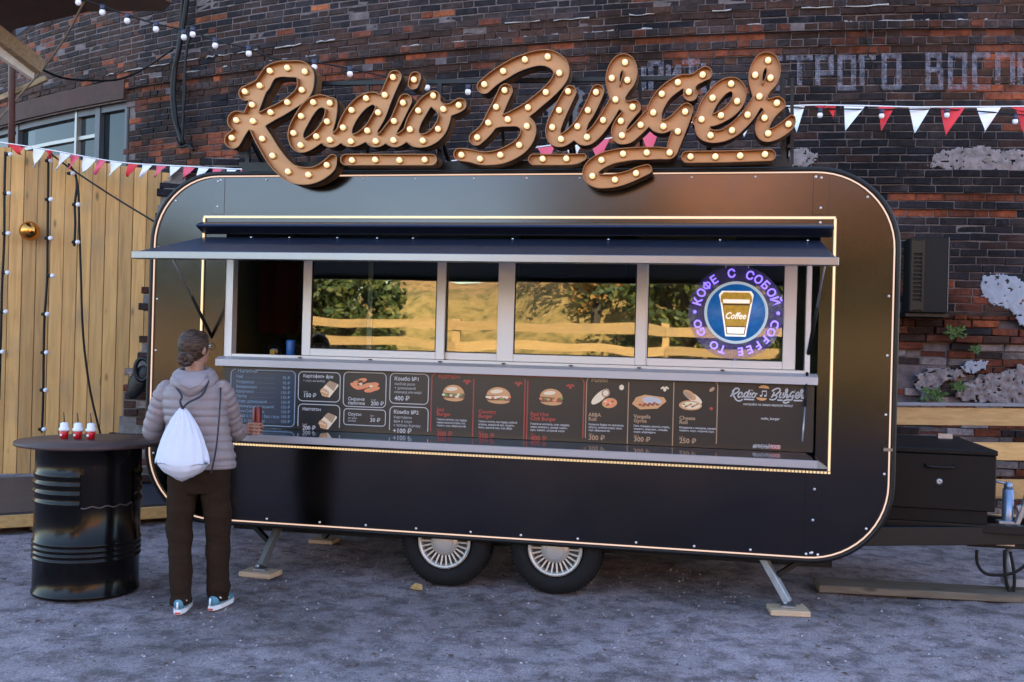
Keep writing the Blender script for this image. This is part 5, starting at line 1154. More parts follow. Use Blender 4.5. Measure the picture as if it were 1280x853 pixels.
    mb.build('blue_disc', [mat('blue_backlit', (.01, .09, .26), .4, emit=(.01, .12, .42), estr=.11, var=.8, vscale=30), mat('pale_ring', (.30, .40, .45), .4, emit=(.22, .26, .30), estr=.2)], ns)
    cm_ = [mat('cup_gold', (.42, .27, .04), .5, var=.6, vscale=40, emit=(.35, .20, .02), estr=.12), mat('cup_white', (.75, .72, .68), .5, emit=(.7, .65, .6), estr=.15), mat('cup_brown', (.10, .05, .02), .5), VI]
    def cp(mb, pts, mi, dy): mb.add([c+Vector((x, -.016-dy, z)) for x, z in pts], [tuple(range(len(pts)))], mi)
    mb = MB(); cp(mb, [(-.098, .068), (-.062, -.150), (.062, -.150), (.098, .068), (.105, .11), (.09, .135), (-.09, .135), (-.108, .11)], 1, 0)
    mb.build('cup_outline', cm_, ns)
    mb = MB(); cp(mb, [(-.085, .055), (-.055, -.138), (.055, -.138), (.085, .055)], 2, .001); cp(mb, [(-.080, .045), (-.062, -.085), (.062, -.085), (.080, .045)], 0, .002); cp(mb, [(-.057, -.092), (-.050, -.132), (.050, -.132), (.057, -.092)], 1, .002)
    cp(mb, [(-.097, .075), (-.088, .055), (.088, .055), (.097, .075), (.092, .105), (.078, .125), (-.078, .125), (-.095, .105)], 0, .003); cp(mb, [(-.082, .082), (-.080, .058), (.080, .058), (.082, .082)], 1, .004)
    p = c+Vector((0, -.021, -.040)); add_text(mb, 'Coffee', p, .058, 1, align='C', bold=.012, shear=.35, width=.125); mb.build('cup_picture', cm_, ns)
    mb = MB(); mb.tube([c+Vector((-.07, 0, .28)), c+Vector((-.06, 0, .42))], .0025, 5); mb.tube([c+Vector((.07, 0, .28)), c+Vector((.06, 0, .42))], .0025, 5); mb.tube([c+Vector((0, .005, -.29)), c+Vector((.002, .005, -.36))], .002, 5); mb.build('sign_cord', M_WHT, ns)
    return T
#@@SIGN
# strokes of the big script sign, in picture units of its tracing (x, y, half width)
def _z1(L, dr=0): return [(260+x/3.368, 50+y/3.368, r/3.368+dr) for x, y, r in L]
def _z2(L, dr=0): return [(560+x/2.844, 50+y/2.844, r/2.844+dr) for x, y, r in L]
SIGN_STROKES = [
 ([_z1([(160, 224, 32), (190, 212, 33), (225, 192, 34), (248, 155, 32), (268, 133, 33), (305, 122, 34), (341, 122, 35), (385, 124, 37), (408, 145, 38), (410, 185, 36), (402, 215, 34), (378, 243, 31), (341, 270, 29), (305, 292, 29), (271, 309, 30), (232, 330, 32), (197, 346, 33), (160, 342, 33), (122, 340, 42)]),
   _z1([(232, 190, 24), (212, 232, 26), (193, 277, 28), (175, 318, 28), (158, 352, 26), (135, 385, 27), (104, 422, 36)]),
   _z1([(197, 346, 32), (214, 384, 34), (236, 422, 36), (258, 460, 37), (281, 495, 38), (310, 530, 38), (346, 560, 38), (385, 571, 38), (430, 571, 36), (470, 558, 33), (507, 530, 31), (524, 500, 19)])], 'R'),
 ([_z1([(512, 272, 27), (485, 258, 27), (450, 264, 30), (420, 292, 33), (396, 330, 34), (375, 370, 34), (368, 405, 33), (380, 438, 32), (402, 446, 28), (432, 432, 28), (463, 408, 28), (488, 378, 27), (508, 345, 27), (517, 305, 26), (518, 268, 27)]),
   _z1([(510, 345, 26), (497, 385, 28), (500, 418, 28), (525, 424, 28), (552, 402, 27), (578, 370, 27)]),
   _z1([(722, 262, 26), (700, 246, 26), (672, 250, 29), (640, 270, 31), (611, 302, 32), (588, 340, 32), (575, 376, 32), (580, 412, 31), (605, 424, 27), (640, 412, 27), (677, 384, 28), (705, 345, 28), (724, 308, 28), (738, 270, 28), (752, 234, 28), (770, 192, 28), (786, 156, 29)]),
   _z1([(722, 312, 26), (700, 350, 27), (684, 390, 28), (690, 420, 27), (715, 424, 27), (742, 405, 26), (768, 372, 26), (789, 344, 26), (808, 305, 27), (830, 255, 29)]),
   _z1([(789, 346, 26), (768, 385, 27), (766, 415, 27), (790, 425, 27), (822, 408, 26), (856, 380, 28)]),
   _z1([(950, 240, 27), (918, 262, 29), (891, 300, 31), (868, 340, 32), (856, 380, 32), (866, 415, 32), (905, 424, 29), (945, 408, 29), (974, 378, 29), (992, 338, 27), (996, 300, 27), (975, 285, 22), (955, 262, 24), (952, 242, 27)]),
   _z1([(990, 298, 28), (1022, 292, 26), (1048, 280, 28), (1060, 272, 28)])], 'a, d, i and o joined'),
 ([_z1([(872, 158, 25), (864, 186, 23)])], 'i dot'),
 ([_z1([(580, 504, 24), (940, 504, 24)])], 'bar'),
 ([_z2([(128, 166, 26), (160, 138, 26), (200, 112, 27), (238, 90, 27), (277, 75, 27), (320, 64, 28), (362, 66, 31), (396, 90, 31), (402, 122, 28), (385, 155, 25), (351, 190, 24), (318, 218, 24), (286, 244, 25), (250, 265, 25), (216, 282, 25), (180, 290, 20), (147, 300, 22)]),
   _z2([(205, 180, 25), (190, 212, 25), (175, 244, 26), (160, 272, 26), (147, 300, 26), (128, 326, 25), (100, 350, 26)]),
   _z2([(216, 284, 24), (255, 284, 26), (284, 308, 28), (280, 345, 28), (257, 377, 28), (225, 398, 28), (190, 413, 27), (152, 420, 25), (115, 420, 24), (80, 412, 23), (42, 407, 23)])], 'B'),
 ([_z2([(434, 184, 23), (416, 218, 25), (398, 254, 26), (382, 290, 27), (373, 322, 27), (380, 350, 26), (405, 356, 24), (435, 338, 23), (463, 310, 23), (482, 282, 23), (500, 252, 24), (518, 215, 24), (532, 182, 24)]),
   _z2([(482, 282, 22), (468, 318, 24), (472, 346, 25), (497, 350, 24), (527, 325, 24), (554, 290, 24), (578, 252, 24), (598, 216, 24), (622, 180, 20), (640, 147, 25), (648, 112, 26), (638, 80, 26), (615, 76, 26), (592, 105, 25), (585, 142, 25), (590, 180, 23), (602, 210, 24), (630, 236, 20), (660, 236, 24)]),
   _z2([(662, 240, 24), (638, 268, 24), (618, 294, 25), (606, 322, 26), (612, 345, 25), (640, 345, 23), (665, 325, 23), (690, 300, 24), (715, 270, 23)]),
   _z2([(862, 192, 26), (858, 172, 20), (872, 150, 18), (890, 132, 22), (915, 118, 25)]),
   _z2([(905, 125, 22), (870, 142, 22), (835, 146, 24), (805, 162, 26), (770, 190, 27), (745, 226, 28), (732, 262, 28), (738, 296, 27), (765, 308, 24), (800, 290, 22), (828, 264, 22), (848, 246, 23)]),
   _z2([(848, 248, 24), (835, 290, 23), (818, 330, 24), (803, 370, 23), (790, 402, 20), (750, 402, 22), (709, 403, 23), (665, 404, 23), (625, 408, 24), (585, 415, 25), (545, 430, 27), (512, 455, 28), (506, 482, 27), (530, 500, 26), (565, 502, 25), (600, 498, 24), (640, 487, 22), (680, 470, 21), (708, 460, 18)]),
   _z2([(820, 300, 15), (850, 300, 12)]) if False else _z2([(848, 248, 24), (842, 262, 24)]),
   _z2([(888, 288, 20), (910, 284, 25), (942, 284, 22), (972, 272, 22), (1005, 250, 23), (1030, 218, 24), (1036, 182, 25), (1015, 158, 26), (980, 166, 26), (945, 200, 27), (920, 240, 28), (906, 285, 28), (908, 325, 27), (935, 342, 24), (975, 340, 22), (1011, 322, 24), (1042, 295, 24), (1068, 266, 24), (1090, 234, 23), (1108, 202, 23), (1130, 172, 20), (1150, 142, 24), (1158, 108, 25), (1148, 74, 26), (1122, 70, 26), (1100, 100, 25), (1093, 135, 25), (1098, 172, 23), (1110, 204, 23), (1135, 230, 21), (1170, 226, 26)]),
   _z2([(1175, 228, 25), (1150, 252, 24), (1128, 282, 25), (1116, 315, 25), (1128, 338, 24), (1160, 334, 23), (1192, 315, 23), (1214, 296, 21), (1222, 280, 14)])], 'u, r, g, e and r joined'),
 ([_z2([(305, 425, 20), (340, 425, 20), (420, 425, 20), (458, 422, 18), (480, 416, 13)])], 'bar'),
 ([_z2([(850, 416, 21), (1000, 414, 21), (1145, 409, 21)])], 'bar')]
BULBS = [(260+x/3.368, 50+y/3.368) for x, y in ((163, 222), (225, 197), (268, 135), (341, 122), (415, 138), (402, 215), (341, 267), (271, 309), (193, 277), (197, 346), (127, 342), (108, 416), (236, 420), (279, 491), (344, 558), (430, 571), (507, 530),
  (450, 267), (520, 270), (399, 325), (367, 396), (397, 447), (463, 410), (508, 348), (520, 425), (672, 250), (611, 300), (575, 373), (608, 431), (677, 386), (722, 310), (750, 236), (785, 162), (712, 430), (827, 269), (789, 346), (787, 426), (873, 172),
  (954, 239), (891, 302), (856, 381), (910, 428), (974, 379), (996, 296), (1061, 279), (613, 510), (710, 508), (812, 510), (918, 508))] + \
 [(560+x/2.844, 50+y/2.844) for x, y in ((133, 162), (200, 115), (277, 74), (358, 64), (399, 122), (351, 190), (288, 244), (205, 183), (175, 242), (147, 298), (108, 350), (216, 286), (284, 310), (257, 377), (190, 412), (118, 426), (52, 412),
  (430, 187), (398, 254), (374, 314), (405, 356), (463, 311), (500, 254), (529, 190), (497, 349), (554, 289), (598, 216), (632, 84), (585, 140), (640, 147), (659, 242), (617, 292), (621, 343), (687, 306), (907, 128), (819, 155), (762, 196), (732, 262), (768, 311), (845, 259), (858, 189),
  (819, 329), (790, 404), (709, 404), (625, 408), (548, 430), (516, 487), (596, 500), (671, 477), (903, 286), (942, 210), (1008, 160), (1029, 222), (972, 272), (935, 343), (1011, 325), (1066, 270), (1108, 205), (1139, 77), (1093, 129), (1147, 139), (1170, 228), (1126, 281), (1139, 336), (1211, 303),
  (340, 426), (424, 425), (864, 418), (952, 418), (1040, 415), (1128, 410))]
def sdf_grid(strokes, step=.6):
    P = []
    for st in strokes:
        q = smooth_path([Vector(p) for p in st], 4) if len(st) > 2 else [Vector(p) for p in st]
        P += list(zip(q, q[1:]))
    xs = [p[0] for s in strokes for p in s]; ys = [p[1] for s in strokes for p in s]
    x0, x1, y0, y1 = min(xs)-18, max(xs)+18, min(ys)-18, max(ys)+18
    X, Y = np.meshgrid(np.arange(x0, x1, step), np.arange(y0, y1, step)); D = np.full(X.shape, 1e9)
    for a, b in P:
        m = 16+max(a[2], b[2])
        i0, i1 = int((min(a[0], b[0])-m-x0)/step), int((max(a[0], b[0])+m-x0)/step)+1; j0, j1 = int((min(a[1], b[1])-m-y0)/step), int((max(a[1], b[1])+m-y0)/step)+1
        i0, j0 = max(i0, 0), max(j0, 0); xs_, ys_ = X[j0:j1, i0:i1], Y[j0:j1, i0:i1]
        dx, dy = b[0]-a[0], b[1]-a[1]; L2 = dx*dx+dy*dy+1e-9
        t = np.clip(((xs_-a[0])*dx+(ys_-a[1])*dy)/L2, 0, 1); d = np.hypot(xs_-a[0]-dx*t, ys_-a[1]-dy*t)-(a[2]+(b[2]-a[2])*t)
        D[j0:j1, i0:i1] = np.minimum(D[j0:j1, i0:i1], d)
    D = np.minimum(D, 14)
    for _ in range(2):       # soften the joins
        D[1:-1, 1:-1] = (D[1:-1, 1:-1]*4+D[:-2, 1:-1]+D[2:, 1:-1]+D[1:-1, :-2]+D[1:-1, 2:])/8
    return D, x0, y0, step
def contours(D, x0, y0, st, lv):
    V = D-lv; V = np.where(np.abs(V) < 1e-6, 1e-6, V); I = V < 0; segs = {}
    H, W_ = V.shape
    code = I[:-1, :-1]*1+I[:-1, 1:]*2+I[1:, 1:]*4+I[1:, :-1]*8
    T = {1: [(3, 0)], 2: [(0, 1)], 3: [(3, 1)], 4: [(1, 2)], 5: [(3, 2), (1, 0)], 6: [(0, 2)], 7: [(3, 2)], 8: [(2, 3)], 9: [(2, 0)], 10: [(0, 3), (2, 1)], 11: [(2, 1)], 12: [(1, 3)], 13: [(1, 0)], 14: [(0, 3)]}
    def ek(j, i, e): return {0: (j, i, 0), 1: (j, i+1, 1), 2: (j+1, i, 0), 3: (j, i, 1)}[e]
    nxt = {}
    for j, i in zip(*np.nonzero((code > 0) & (code < 15))):
        for a, b in T[int(code[j, i])]: nxt[ek(j, i, a)] = ek(j, i, b)
    def co(k):
        j, i, t = k
        if t == 0: a, b = V[j, i], V[j, i+1]; return (x0+(i+a/(a-b))*st, y0+j*st)
        a, b = V[j, i], V[j+1, i]; return (x0+i*st, y0+(j+a/(a-b))*st)
    out = []
    while nxt:
        s0 = next(iter(nxt)); L = []; k = s0
        while k in nxt: L.append(co(k)); k = nxt.pop(k)
        if len(L) > 12:
            out.append(L[::3])
    return out
def big_sign():
    YF, YB = -.165, -.035
    r = empty('script_sign', (-.9, -.05, Z1+.02), 'large marquee sign in copper script letters with bulbs on the trailer roof', 'sign')
    FM = mat('copper_face', (.44, .215, .085), .42, .25, var=.18, vscale=3.5, color2=(.36, .175, .07)); RM = mat('copper_rim', (.22, .09, .03), .35, .5); SM = mat('sign_side_black', (.012, .012, .014), .4)
    def conv(L, Y): return [(p.x, p.z) for p in (at(x, y, YF) for x, y in L)]
    def inset(P):   # drop near-duplicate points
        out = [P[0]]
        for p in P[1:]:
            if math.dist(p, out[-1]) > .004: out.append(p)
        return out
    for strokes, lab in SIGN_STROKES:
        D, x0, y0, st = sdf_grid(strokes)
        O = [inset(conv(L, YF)) for L in contours(D, x0, y0, st, 0)]; I = [inset(conv(L, YF)) for L in contours(D, x0, y0, st, -.85)]
        plate = MB(); curve_to(plate, O, (YF+.045+YB)/2, YB-YF-.045)
        lt = plate.build('letter', FM, r); lt['label'] = ('copper bar under the script' if lab == 'bar' else 'copper script letter '+lab)
        # sides (black outside) and rim (copper inside)
        sd_ = MB(); inn = MB()
        for L in O:
            n = len(L); vs = [(x, y, z) for y in (YF, YB-.001) for x, z in L]
            sd_.add(vs, [(i, (i+1) % n, n+(i+1) % n, n+i) for i in range(n)], 0, True)
        for L in I:
            n = len(L); vs = [(x, y, z) for y in (YF, YF+.0445) for x, z in L]
            inn.add(vs, [(i, (i+1) % n, n+(i+1) % n, n+i) for i in range(n)], 0, True)
        sd_.build('letter_side', SM, lt); curve_to(inn, O+I, YF+.001, .002); inn.build('letter_rim', RM, lt)
    bm_ = MB(); bm_.sphere((0, 0, 0), .0195, 10, sc=(1, 1.15, 1)); bme = bm_.mesh('bulb', mat('sign_bulb', (.80, .56, .32), .12, emit=(1, .62, .30), estr=.17, coat=1, spec=.8))
    cp = MB(); cp.lathe((0, .012, 0), [(.024, 0), (.024, .012), (.001, .013)], 14, R=Matrix.Rotation(PI/2, 3, 'X')); cpe = cp.mesh('bulb_base', mat('bulb_base', (.45, .30, .14), .4, .5))
    for x, y in BULBS:
        p = at(x-.6, y-.3, YF+.045); b = link_mesh('bulb', bme, r, p+Vector((0, -.024, 0))); link_mesh('bulb_base', cpe, r, p+Vector((0, -.006, 0)))
    # black frame behind
    Yf = .06; fm = M_BLACKM; Pq = lambda x, y: at(x, y, Yf)
    bars = [((300, 207), (985, 203), .035), ((395, 105), (985, 96), .028), ((310, 150), (310, 210), .03), ((385, 195), (385, 210), .02), ((460, 107), (460, 208), .02), ((550, 104), (550, 208), .03), ((628, 160), (632, 208), .02), ((713, 102), (714, 208), .024), ((800, 100), (802, 206), .02), ((885, 98), (888, 206), .02), ((978, 94), (980, 205), .03), ((990, 98), (990, 205), .02)]
    for a, b, w_ in bars:
        mb = MB(); p, q = Pq(*a), Pq(*b); mb.bar(p, q, w_, w_, up=(0, 1, 0)); mb.build('frame_bar', fm, r)
    for x in (310, 550, 713, 885, 985):
        p = Pq(x, 206); mb = MB(); mb.bar((p.x, .06, p.z+.2), (p.x, .5, Z1+.0), .025, .025); mb.bar((p.x, Yf-.08, p.z+.1), (p.x, Yf, p.z+.1), .02, .02); mb.build('frame_brace', fm, r)
    mb = MB(); a, b = Pq(305, 212), Pq(990, 208); mb.b2(a.x, b.x, .03, .10, Z1-.002, Z1+.045); mb.build('frame_foot', fm, r)
trailer()
big_sign()
#@@DRUM
# ------------------------------------------------------------------ drum table with sauce cups
def drum_table():
    b = gp(107, 752); fwd = Vector((b.x-CAM.x, b.y-CAM.y, 0)).normalized(); R = .315
    c = Vector((b.x, b.y, 0))+fwd*R*.97
    r = empty('drum_table', (c.x, c.y, 0), 'glossy black oil drum used as a bar table, thin round wooden top', 'table')
    side = Vector((fwd.y, -fwd.x, 0)); H = .925
    # profile with rolling hoops and small corrugations
    prof = [(R-.012, .004), (R+.006, .006), (R+.006, .022), (R, .028)]
    for z0 in (.235, .268, .301, .334): prof += [(R, z0-.014), (R+.0085, z0-.005), (R+.0085, z0+.005), (R, z0+.014)]
    for z0 in (.585, .645, .700, .755): prof += [(R, z0-.018), (R+.008, z0-.006), (R+.008, z0+.006), (R, z0+.018)]
    prof += [(R, .82), (R, H-.02), (R+.006, H-.014), (R+.006, H), (R-.01, H)]
    n = 72; vs = []; a_view = math.atan2(-fwd.y, -fwd.x)
    for (rr, z) in prof:
        for k in range(n): a = 2*PI*k/n; vs.append(c+Vector((rr*math.cos(a), rr*math.sin(a), z)))
    fs = []; 
    for i in range(len(prof)-1):
        zc = (prof[i][1]+prof[i+1][1])/2
        for k in range(n):
            a = 2*PI*(k+.5)/n; d = (a-a_view+PI) % (2*PI)-PI     # 0 = towards the viewer; positive = to the viewer's right
            if .567 < zc < .773 and -.13 < d < .95: continue
            fs.append((i*n+k, i*n+(k+1) % n, (i+1)*n+(k+1) % n, (i+1)*n+k))
    m = mat('drum_black', (.006, .0055, .006), .16, spec=.2, var=.5, vscale=4)
    mb = MB(); mb.add(vs, fs, 0, True)
    inn = [(R-.006, .03), (R-.006, H-.03)]; mb.lathe(c, inn, 48); mb.lathe(c, [(.001, .03), (R-.006, .03)], 48); mb.build('drum', m, r)
    # torn lip of the cut-out
    lp = MB(); pts = [c+Vector((math.cos(a_view+d)*(R+.002), math.sin(a_view+d)*(R+.002), .571+.006*math.sin(d*23))) for d in [-.13+1.08*i/24 for i in range(25)]]; lp.tube(pts, .005, 6)
    lp.build('cut_edge', mat('worn_edge', (.12, .10, .10), .4, .6), r)
    # wooden disc top
    tc = c+side*-.0+Vector((0, 0, H+.004)); mb = MB(); RR = .44; mb.lathe(tc, [(.001, 0), (RR-.004, 0), (RR, .004), (RR, .018), (RR-.004, .022), (.001, .022)], 64)
    mb.build('tabletop', mat('table_wood', (.075, .045, .042), .4, spec=.3, var=.4, vscale=5, stretch=(1, 8, 1)), r)
    labs = ('left of three small red sauce cups with white lid and brown stick', 'middle of three small red sauce cups with white lid and brown stick', 'right of three small red sauce cups with white lid and brown stick')
    for i, px in enumerate((80, 97, 113.5)):
        q = pt(px, 551, (Vector((c.x, c.y, 0))-Vector((CAM.x, CAM.y, 0))).length*.93); p = Vector((q.x, q.y, H+.027))
        k = empty('sauce_cup', p, labs[i], 'cup', 'three sauce cups on the drum table')
        mb = MB(); mb.lathe(p, [(.001, 0), (.022, 0), (.028, .05), (.024, .052), (.001, .05)], 18); mb.build('cup', mat('red_plastic', (.5, .01, .02), .3), k)
        mb = MB(); mb.lathe(p, [(.029, .048), (.034, .052), (.033, .066), (.026, .070), (.024, .098), (.010, .104), (.001, .104)], 18); mb.build('lid', mat('white_plastic', (.75, .76, .82), .35), k)
        mb = MB(); mb.tube([p+Vector((0, 0, .10)), p+Vector((-.004, 0, .135)), p+Vector((-.010, .002, .165))], [.005, .0045, .004], 8); mb.build('stick', mat('brown_stick', (.10, .04, .025), .5), k)
        mb = MB(); mb.lathe(p, [(.0262, .018), (.0272, .030)], 10, a0=-2.4, a1=-1.5); mb.build('cup_print', M_WHT, k)
drum_table()
# plank lying on the gravel
p0, p1 = gp(1022, 741), gp(1330, 758); pk = MB(); pk.bar(p0+Vector((0, .12, .028)), p1+Vector((0, .12, .03)), .26, .05, bev=.006)
tag(pk.build('ground_plank', M_OLDW), 'weathered plank lying on the gravel below the tow bar', 'plank')
#@@PERSON
# ------------------------------------------------------------------ the customer
def person():
    O = gp(245, 763); O.z = .004; vd = Vector((O.x-CAM.x, O.y-CAM.y, 0)).normalized(); vr = Vector((vd.y, -vd.x, 0))
    def Wd(v): v = Vector(v); return Vector((O.x, O.y, O.z))+vr*v.x+vd*v.y+Vector((0, 0, v.z))
    def Lo(p): d = p-O; return Vector((d.dot(vr), d.dot(vd), d.z))
    root = empty('person', O, 'person seen from behind in pale quilted jacket and brown trousers, holding a red can', 'person')
    def fin(mb): mb.v = [tuple(Wd(v)) for v in mb.v]; return mb
    ph = math.radians(16); X = Vector((math.cos(ph), -math.sin(ph), 0)); Y = Vector((math.sin(ph), math.cos(ph), 0))
    Hc = Lo(at(321, 530, -.40)); Hc.z = .996+.092-O.z        # can centre
    shR, elR = Vector((.112, -.035, 1.325)), Vector((.205, .150, 1.045))
    wrR = Hc+Vector((-.092, -.062, -.045))
    shL, elL = Vector((-.200, .065, 1.315)), Vector((-.275, .15, 1.05)); wrL = Vector((-.16, .36, 1.02))
    hipR, knR, anR = Vector((.075, -.02, .88)), Vector((.115, .015, .47)), Vector((.122, .03, .07))
    hipL, knL, anL = Vector((-.095, .02, .88)), Vector((-.105, .03, .47)), Vector((-.085, -.01, .07))
    def limb(mb, pts, rs, n=14): mb.tube([Vector(p) for p in smooth_path(pts, 4)], [rs[0]]+list(np.interp(np.linspace(0, len(pts)-1, (len(pts)-1)*4+1)[1:], range(len(pts)), rs)), n)
    # --- body (head, neck, hands, and the limbs inside the clothes): one surface
    B = MB(); neck = Vector((-.045, .0, 1.40)); hd = Vector((-.043, .015, 1.565))
    fa = math.radians(48); HX = Vector((math.cos(fa), -math.sin(fa), 0)); HF = Vector((math.sin(fa), math.cos(fa), 0)); HR = Matrix((HX, HF, Vector((0, 0, 1)))).transposed()
    B.loft([(Vector((-.01, 0, .86)), .15, .10, X, Y), (Vector((-.01, 0, 1.0)), .13, .085, X, Y), (Vector((-.03, 0, 1.2)), .15, .09, X, Y), (Vector((-.04, .01, 1.33)), .14, .07, X, Y), (neck, .055, .055, X, Y), (neck+Vector((0, 0, .08)), .05, .054, HX, HF)], 18)
    B.sphere(hd+HF*-.012, 1, 14, sc=(.073, .092, .088), R=HR); B.sphere(hd+HF*.022+Vector((0, 0, -.055)), 1, 12, sc=(.056, .062, .068), R=HR)
    B.sphere(hd+HF*.058+Vector((0, 0, -.095)), 1, 8, sc=(.022, .020, .018), R=HR)          # chin
    B.tube([hd+HF*.082+Vector((0, 0, .005)), hd+HF*.098+Vector((0, 0, -.025)), hd+HF*.090+Vector((0, 0, -.040))], [.008, .012, .013], 8)   # nose
    B.sphere(hd+HF*.080+Vector((0, 0, -.066)), 1, 8, sc=(.024, .010, .009), R=HR)           # lips
    B.sphere(hd+HF*.070+Vector((0, 0, .022)), 1, 8, sc=(.052, .016, .010), R=HR)            # brow
    for s in (-1, 1): B.sphere(hd+HX*.073*s+HF*-.002+Vector((0, 0, -.020)), 1, 8, sc=(.009, .018, .030), R=HR)
    limb(B, [shR, elR, wrR], [.040, .034, .024]); limb(B, [shL, elL, wrL], [.040, .034, .024])
    limb(B, [hipR, knR, anR], [.07, .048, .035]); limb(B, [hipL, knL, anL], [.07, .048, .035])
    B.sphere((-.01, 0, .88), 1, 10, sc=(.15, .11, .10)); 
    # right hand closed round the can; rc is the can radius
    rc = .031
    def hand(c, wr, closed=True):
        pal = c+Vector((-.050, -.012, -.004)); B.loft([(wr, .020, .026, Vector((0, 1, 0)), Vector((0, 0, 1))), (wr.lerp(pal, .5), .017, .034, Vector((-.3, 1, 0)).normalized(), Vector((0, 0, 1))), (pal, .016, .043, Vector((-.2, 1, 0)).normalized(), Vector((0, 0, 1))), (pal+Vector((.022, .0, 0)), .012, .040, Vector((0, 1, 0)), Vector((0, 0, 1)))], 14)
        for i, (dz, L, rr) in enumerate(((.033, 2.15, .0088), (.0115, 2.4, .0092), (-.0105, 2.25, .0088), (-.031, 1.9, .0078))):
            a0 = math.radians(208); pts = []
            for k in range(9):
                a = a0+L*k/8; R_ = rc+rr+.0015+(.010*(1-k/8) if k < 3 else 0); pts.append(c+Vector((R_*math.cos(a), R_*math.sin(a), dz-.004*k/8+(.003 if k in (3, 6) else 0))))
            pts = [pal+Vector((.0, -.014, dz*.85))]+pts; rad = [rr*1.1]+[rr*(1.08-.03*k+(.07 if k in (2, 5) else 0)) for k in range(9)]
            B.tube(pts, rad, 10)
            if i < 4: B.sphere(pts[-1], rad[-1], 6)
        pts = [pal+Vector((-.012, .012, .02)), c+Vector((-.040, .026, .030)), c+Vector((-.016, .043, .030)), c+Vector((.014, .041, .024))]; B.tube(smooth_path(pts, 3), [.0125, .012, .0118, .0115, .011, .0105, .010, .0100, .0095, .009], 10)
    hand(Hc+Vector((0, 0, -.040)), wrR)
    # left hand, relaxed, lying forward
    p = wrL; B.sphere(p+Vector((.03, .03, -.008)), 1, 8, sc=(.042, .036, .016))
    for i in range(4):
        q = p+Vector((.060-.0*i, .045-.021*i+.01, -.008)); B.tube([q+Vector((-.025, 0, 0)), q, q+Vector((.028, 0, .004)), q+Vector((.046, 0, -.012)), q+Vector((.050, 0, -.028))], [.0095, .0092, .0088, .008, .007], 8)
    B.tube([p+Vector((.01, .05, 0)), p+Vector((.03, .075, .002)), p+Vector((.055, .088, -.006))], [.012, .0105, .008], 8)
    fin(B); put(remesh(B, .0036, 1), 'body', mat('skin', (.34, .17, .12), .5, var=.15, vscale=20), root)
    # eyes, mouth and glasses
    for s in (-1, 1):
        mb = MB(); mb.sphere(hd+HX*.031*s+HF*.079+Vector((0, 0, .004)), .0105, 8); e_ = fin(mb).build('eye', mat('eye_white', (.6, .6, .6), .2), root)
        mb = MB(); mb.sphere(hd+HX*.031*s+HF*.0875+Vector((0, 0, .004)), .0045, 6); fin(mb).build('iris', mat('iris_dark', (.04, .025, .02), .2), e_)
    mb = MB()
    for s in (-1, 1):
        cc = hd+HX*.033*s+HF*.101+Vector((0, 0, .002)); mb.tube([cc+HX*.024*math.cos(a)+Vector((0, 0, .019*math.sin(a))) for a in [2*PI*i/16 for i in range(17)]], .0018, 6)
        mb.tube([cc+HX*.023*s+Vector((0, 0, .006)), hd+HX*.076*s+HF*.05+Vector((0, 0, .004)), hd+HX*.078*s+HF*-.01+Vector((0, 0, -.004))], .0018, 6)
    mb.tube([hd+HX*-.010+HF*.103+Vector((0, 0, .004)), hd+HX*.010+HF*.103+Vector((0, 0, .004))], .0018, 6); fin(mb).build('glasses', mat('glasses_frame', (.02, .015, .015), .3), root)
    # hair: combed-back cap with a knotted bun
    hm = bpy.data.materials.new('brown_hair'); hm.use_nodes = True; t = hm.node_tree; p_ = t.nodes['Principled BSDF']; tc = t.nodes.new('ShaderNodeTexCoord'); mp = t.nodes.new('ShaderNodeMapping'); mp.inputs['Scale'].default_value = (9, 9, 42); mp.inputs['Rotation'].default_value = (0, .5, 0)
    n = t.nodes.new('ShaderNodeTexNoise'); n.inputs['Scale'].default_value = 3; n.inputs['Detail'].default_value = 6; t.links.new(tc.outputs['Object'], mp.inputs[0]); t.links.new(mp.outputs[0], n.inputs[0])
    rr = t.nodes.new('ShaderNodeValToRGB'); rr.color_ramp.elements[0].color = (.012, .007, .005, 1); rr.color_ramp.elements[1].color = (.085, .048, .032, 1); rr.color_ramp.elements[0].position = .35; rr.color_ramp.elements[1].position = .68
    t.links.new(n.outputs['Fac'], rr.inputs[0]); t.links.new(rr.outputs[0], p_.inputs['Base Color']); p_.inputs['Roughness'].default_value = .5; p_.inputs['Specular IOR Level'].default_value = .25
    b_ = t.nodes.new('ShaderNodeBump'); b_.inputs['Strength'].default_value = .5; b_.inputs['Distance'].default_value = .006; t.links.new(n.outputs['Fac'], b_.inputs['Height']); t.links.new(b_.outputs[0], p_.inputs['Normal'])
    Hh = MB(); Hh.sphere(hd+HF*-.020+Vector((0, 0, .006)), 1, 16, sc=(.083, .096, .098), R=HR); Hh.sphere(hd+HF*-.050+Vector((0, 0, -.035)), 1, 12, sc=(.068, .060, .075), R=HR); Hh.sphere(hd+HF*.028+Vector((0, 0, .052)), 1, 10, sc=(.062, .050, .045), R=HR)
    for s in (-1, 1): Hh.sphere(hd+HX*.060*s+HF*.008+Vector((0, 0, .018)), 1, 8, sc=(.022, .04, .04), R=HR)
    fin(Hh); put(remesh(Hh, .006, 6), 'hair', hm, root)
    bn = MB(); bc = hd+Vector((-.052, -.088, -.075))
    for k in range(5):
        a0 = k*1.26; pts = [bc+Vector((math.cos(a0+u*2.2)*(.034-.006*u), -.012*math.sin(u*2.6)-.004*k, math.sin(a0+u*2.2)*(.034-.006*u)*.9)) for u in [i/8*1.4 for i in range(9)]]
        bn.tube(pts, [.010, .0145, .017, .018, .0185, .018, .016, .013, .009], 10)
    bn.sphere(bc, .028, 8); fin(bn).build('hair_bun', hm, root)
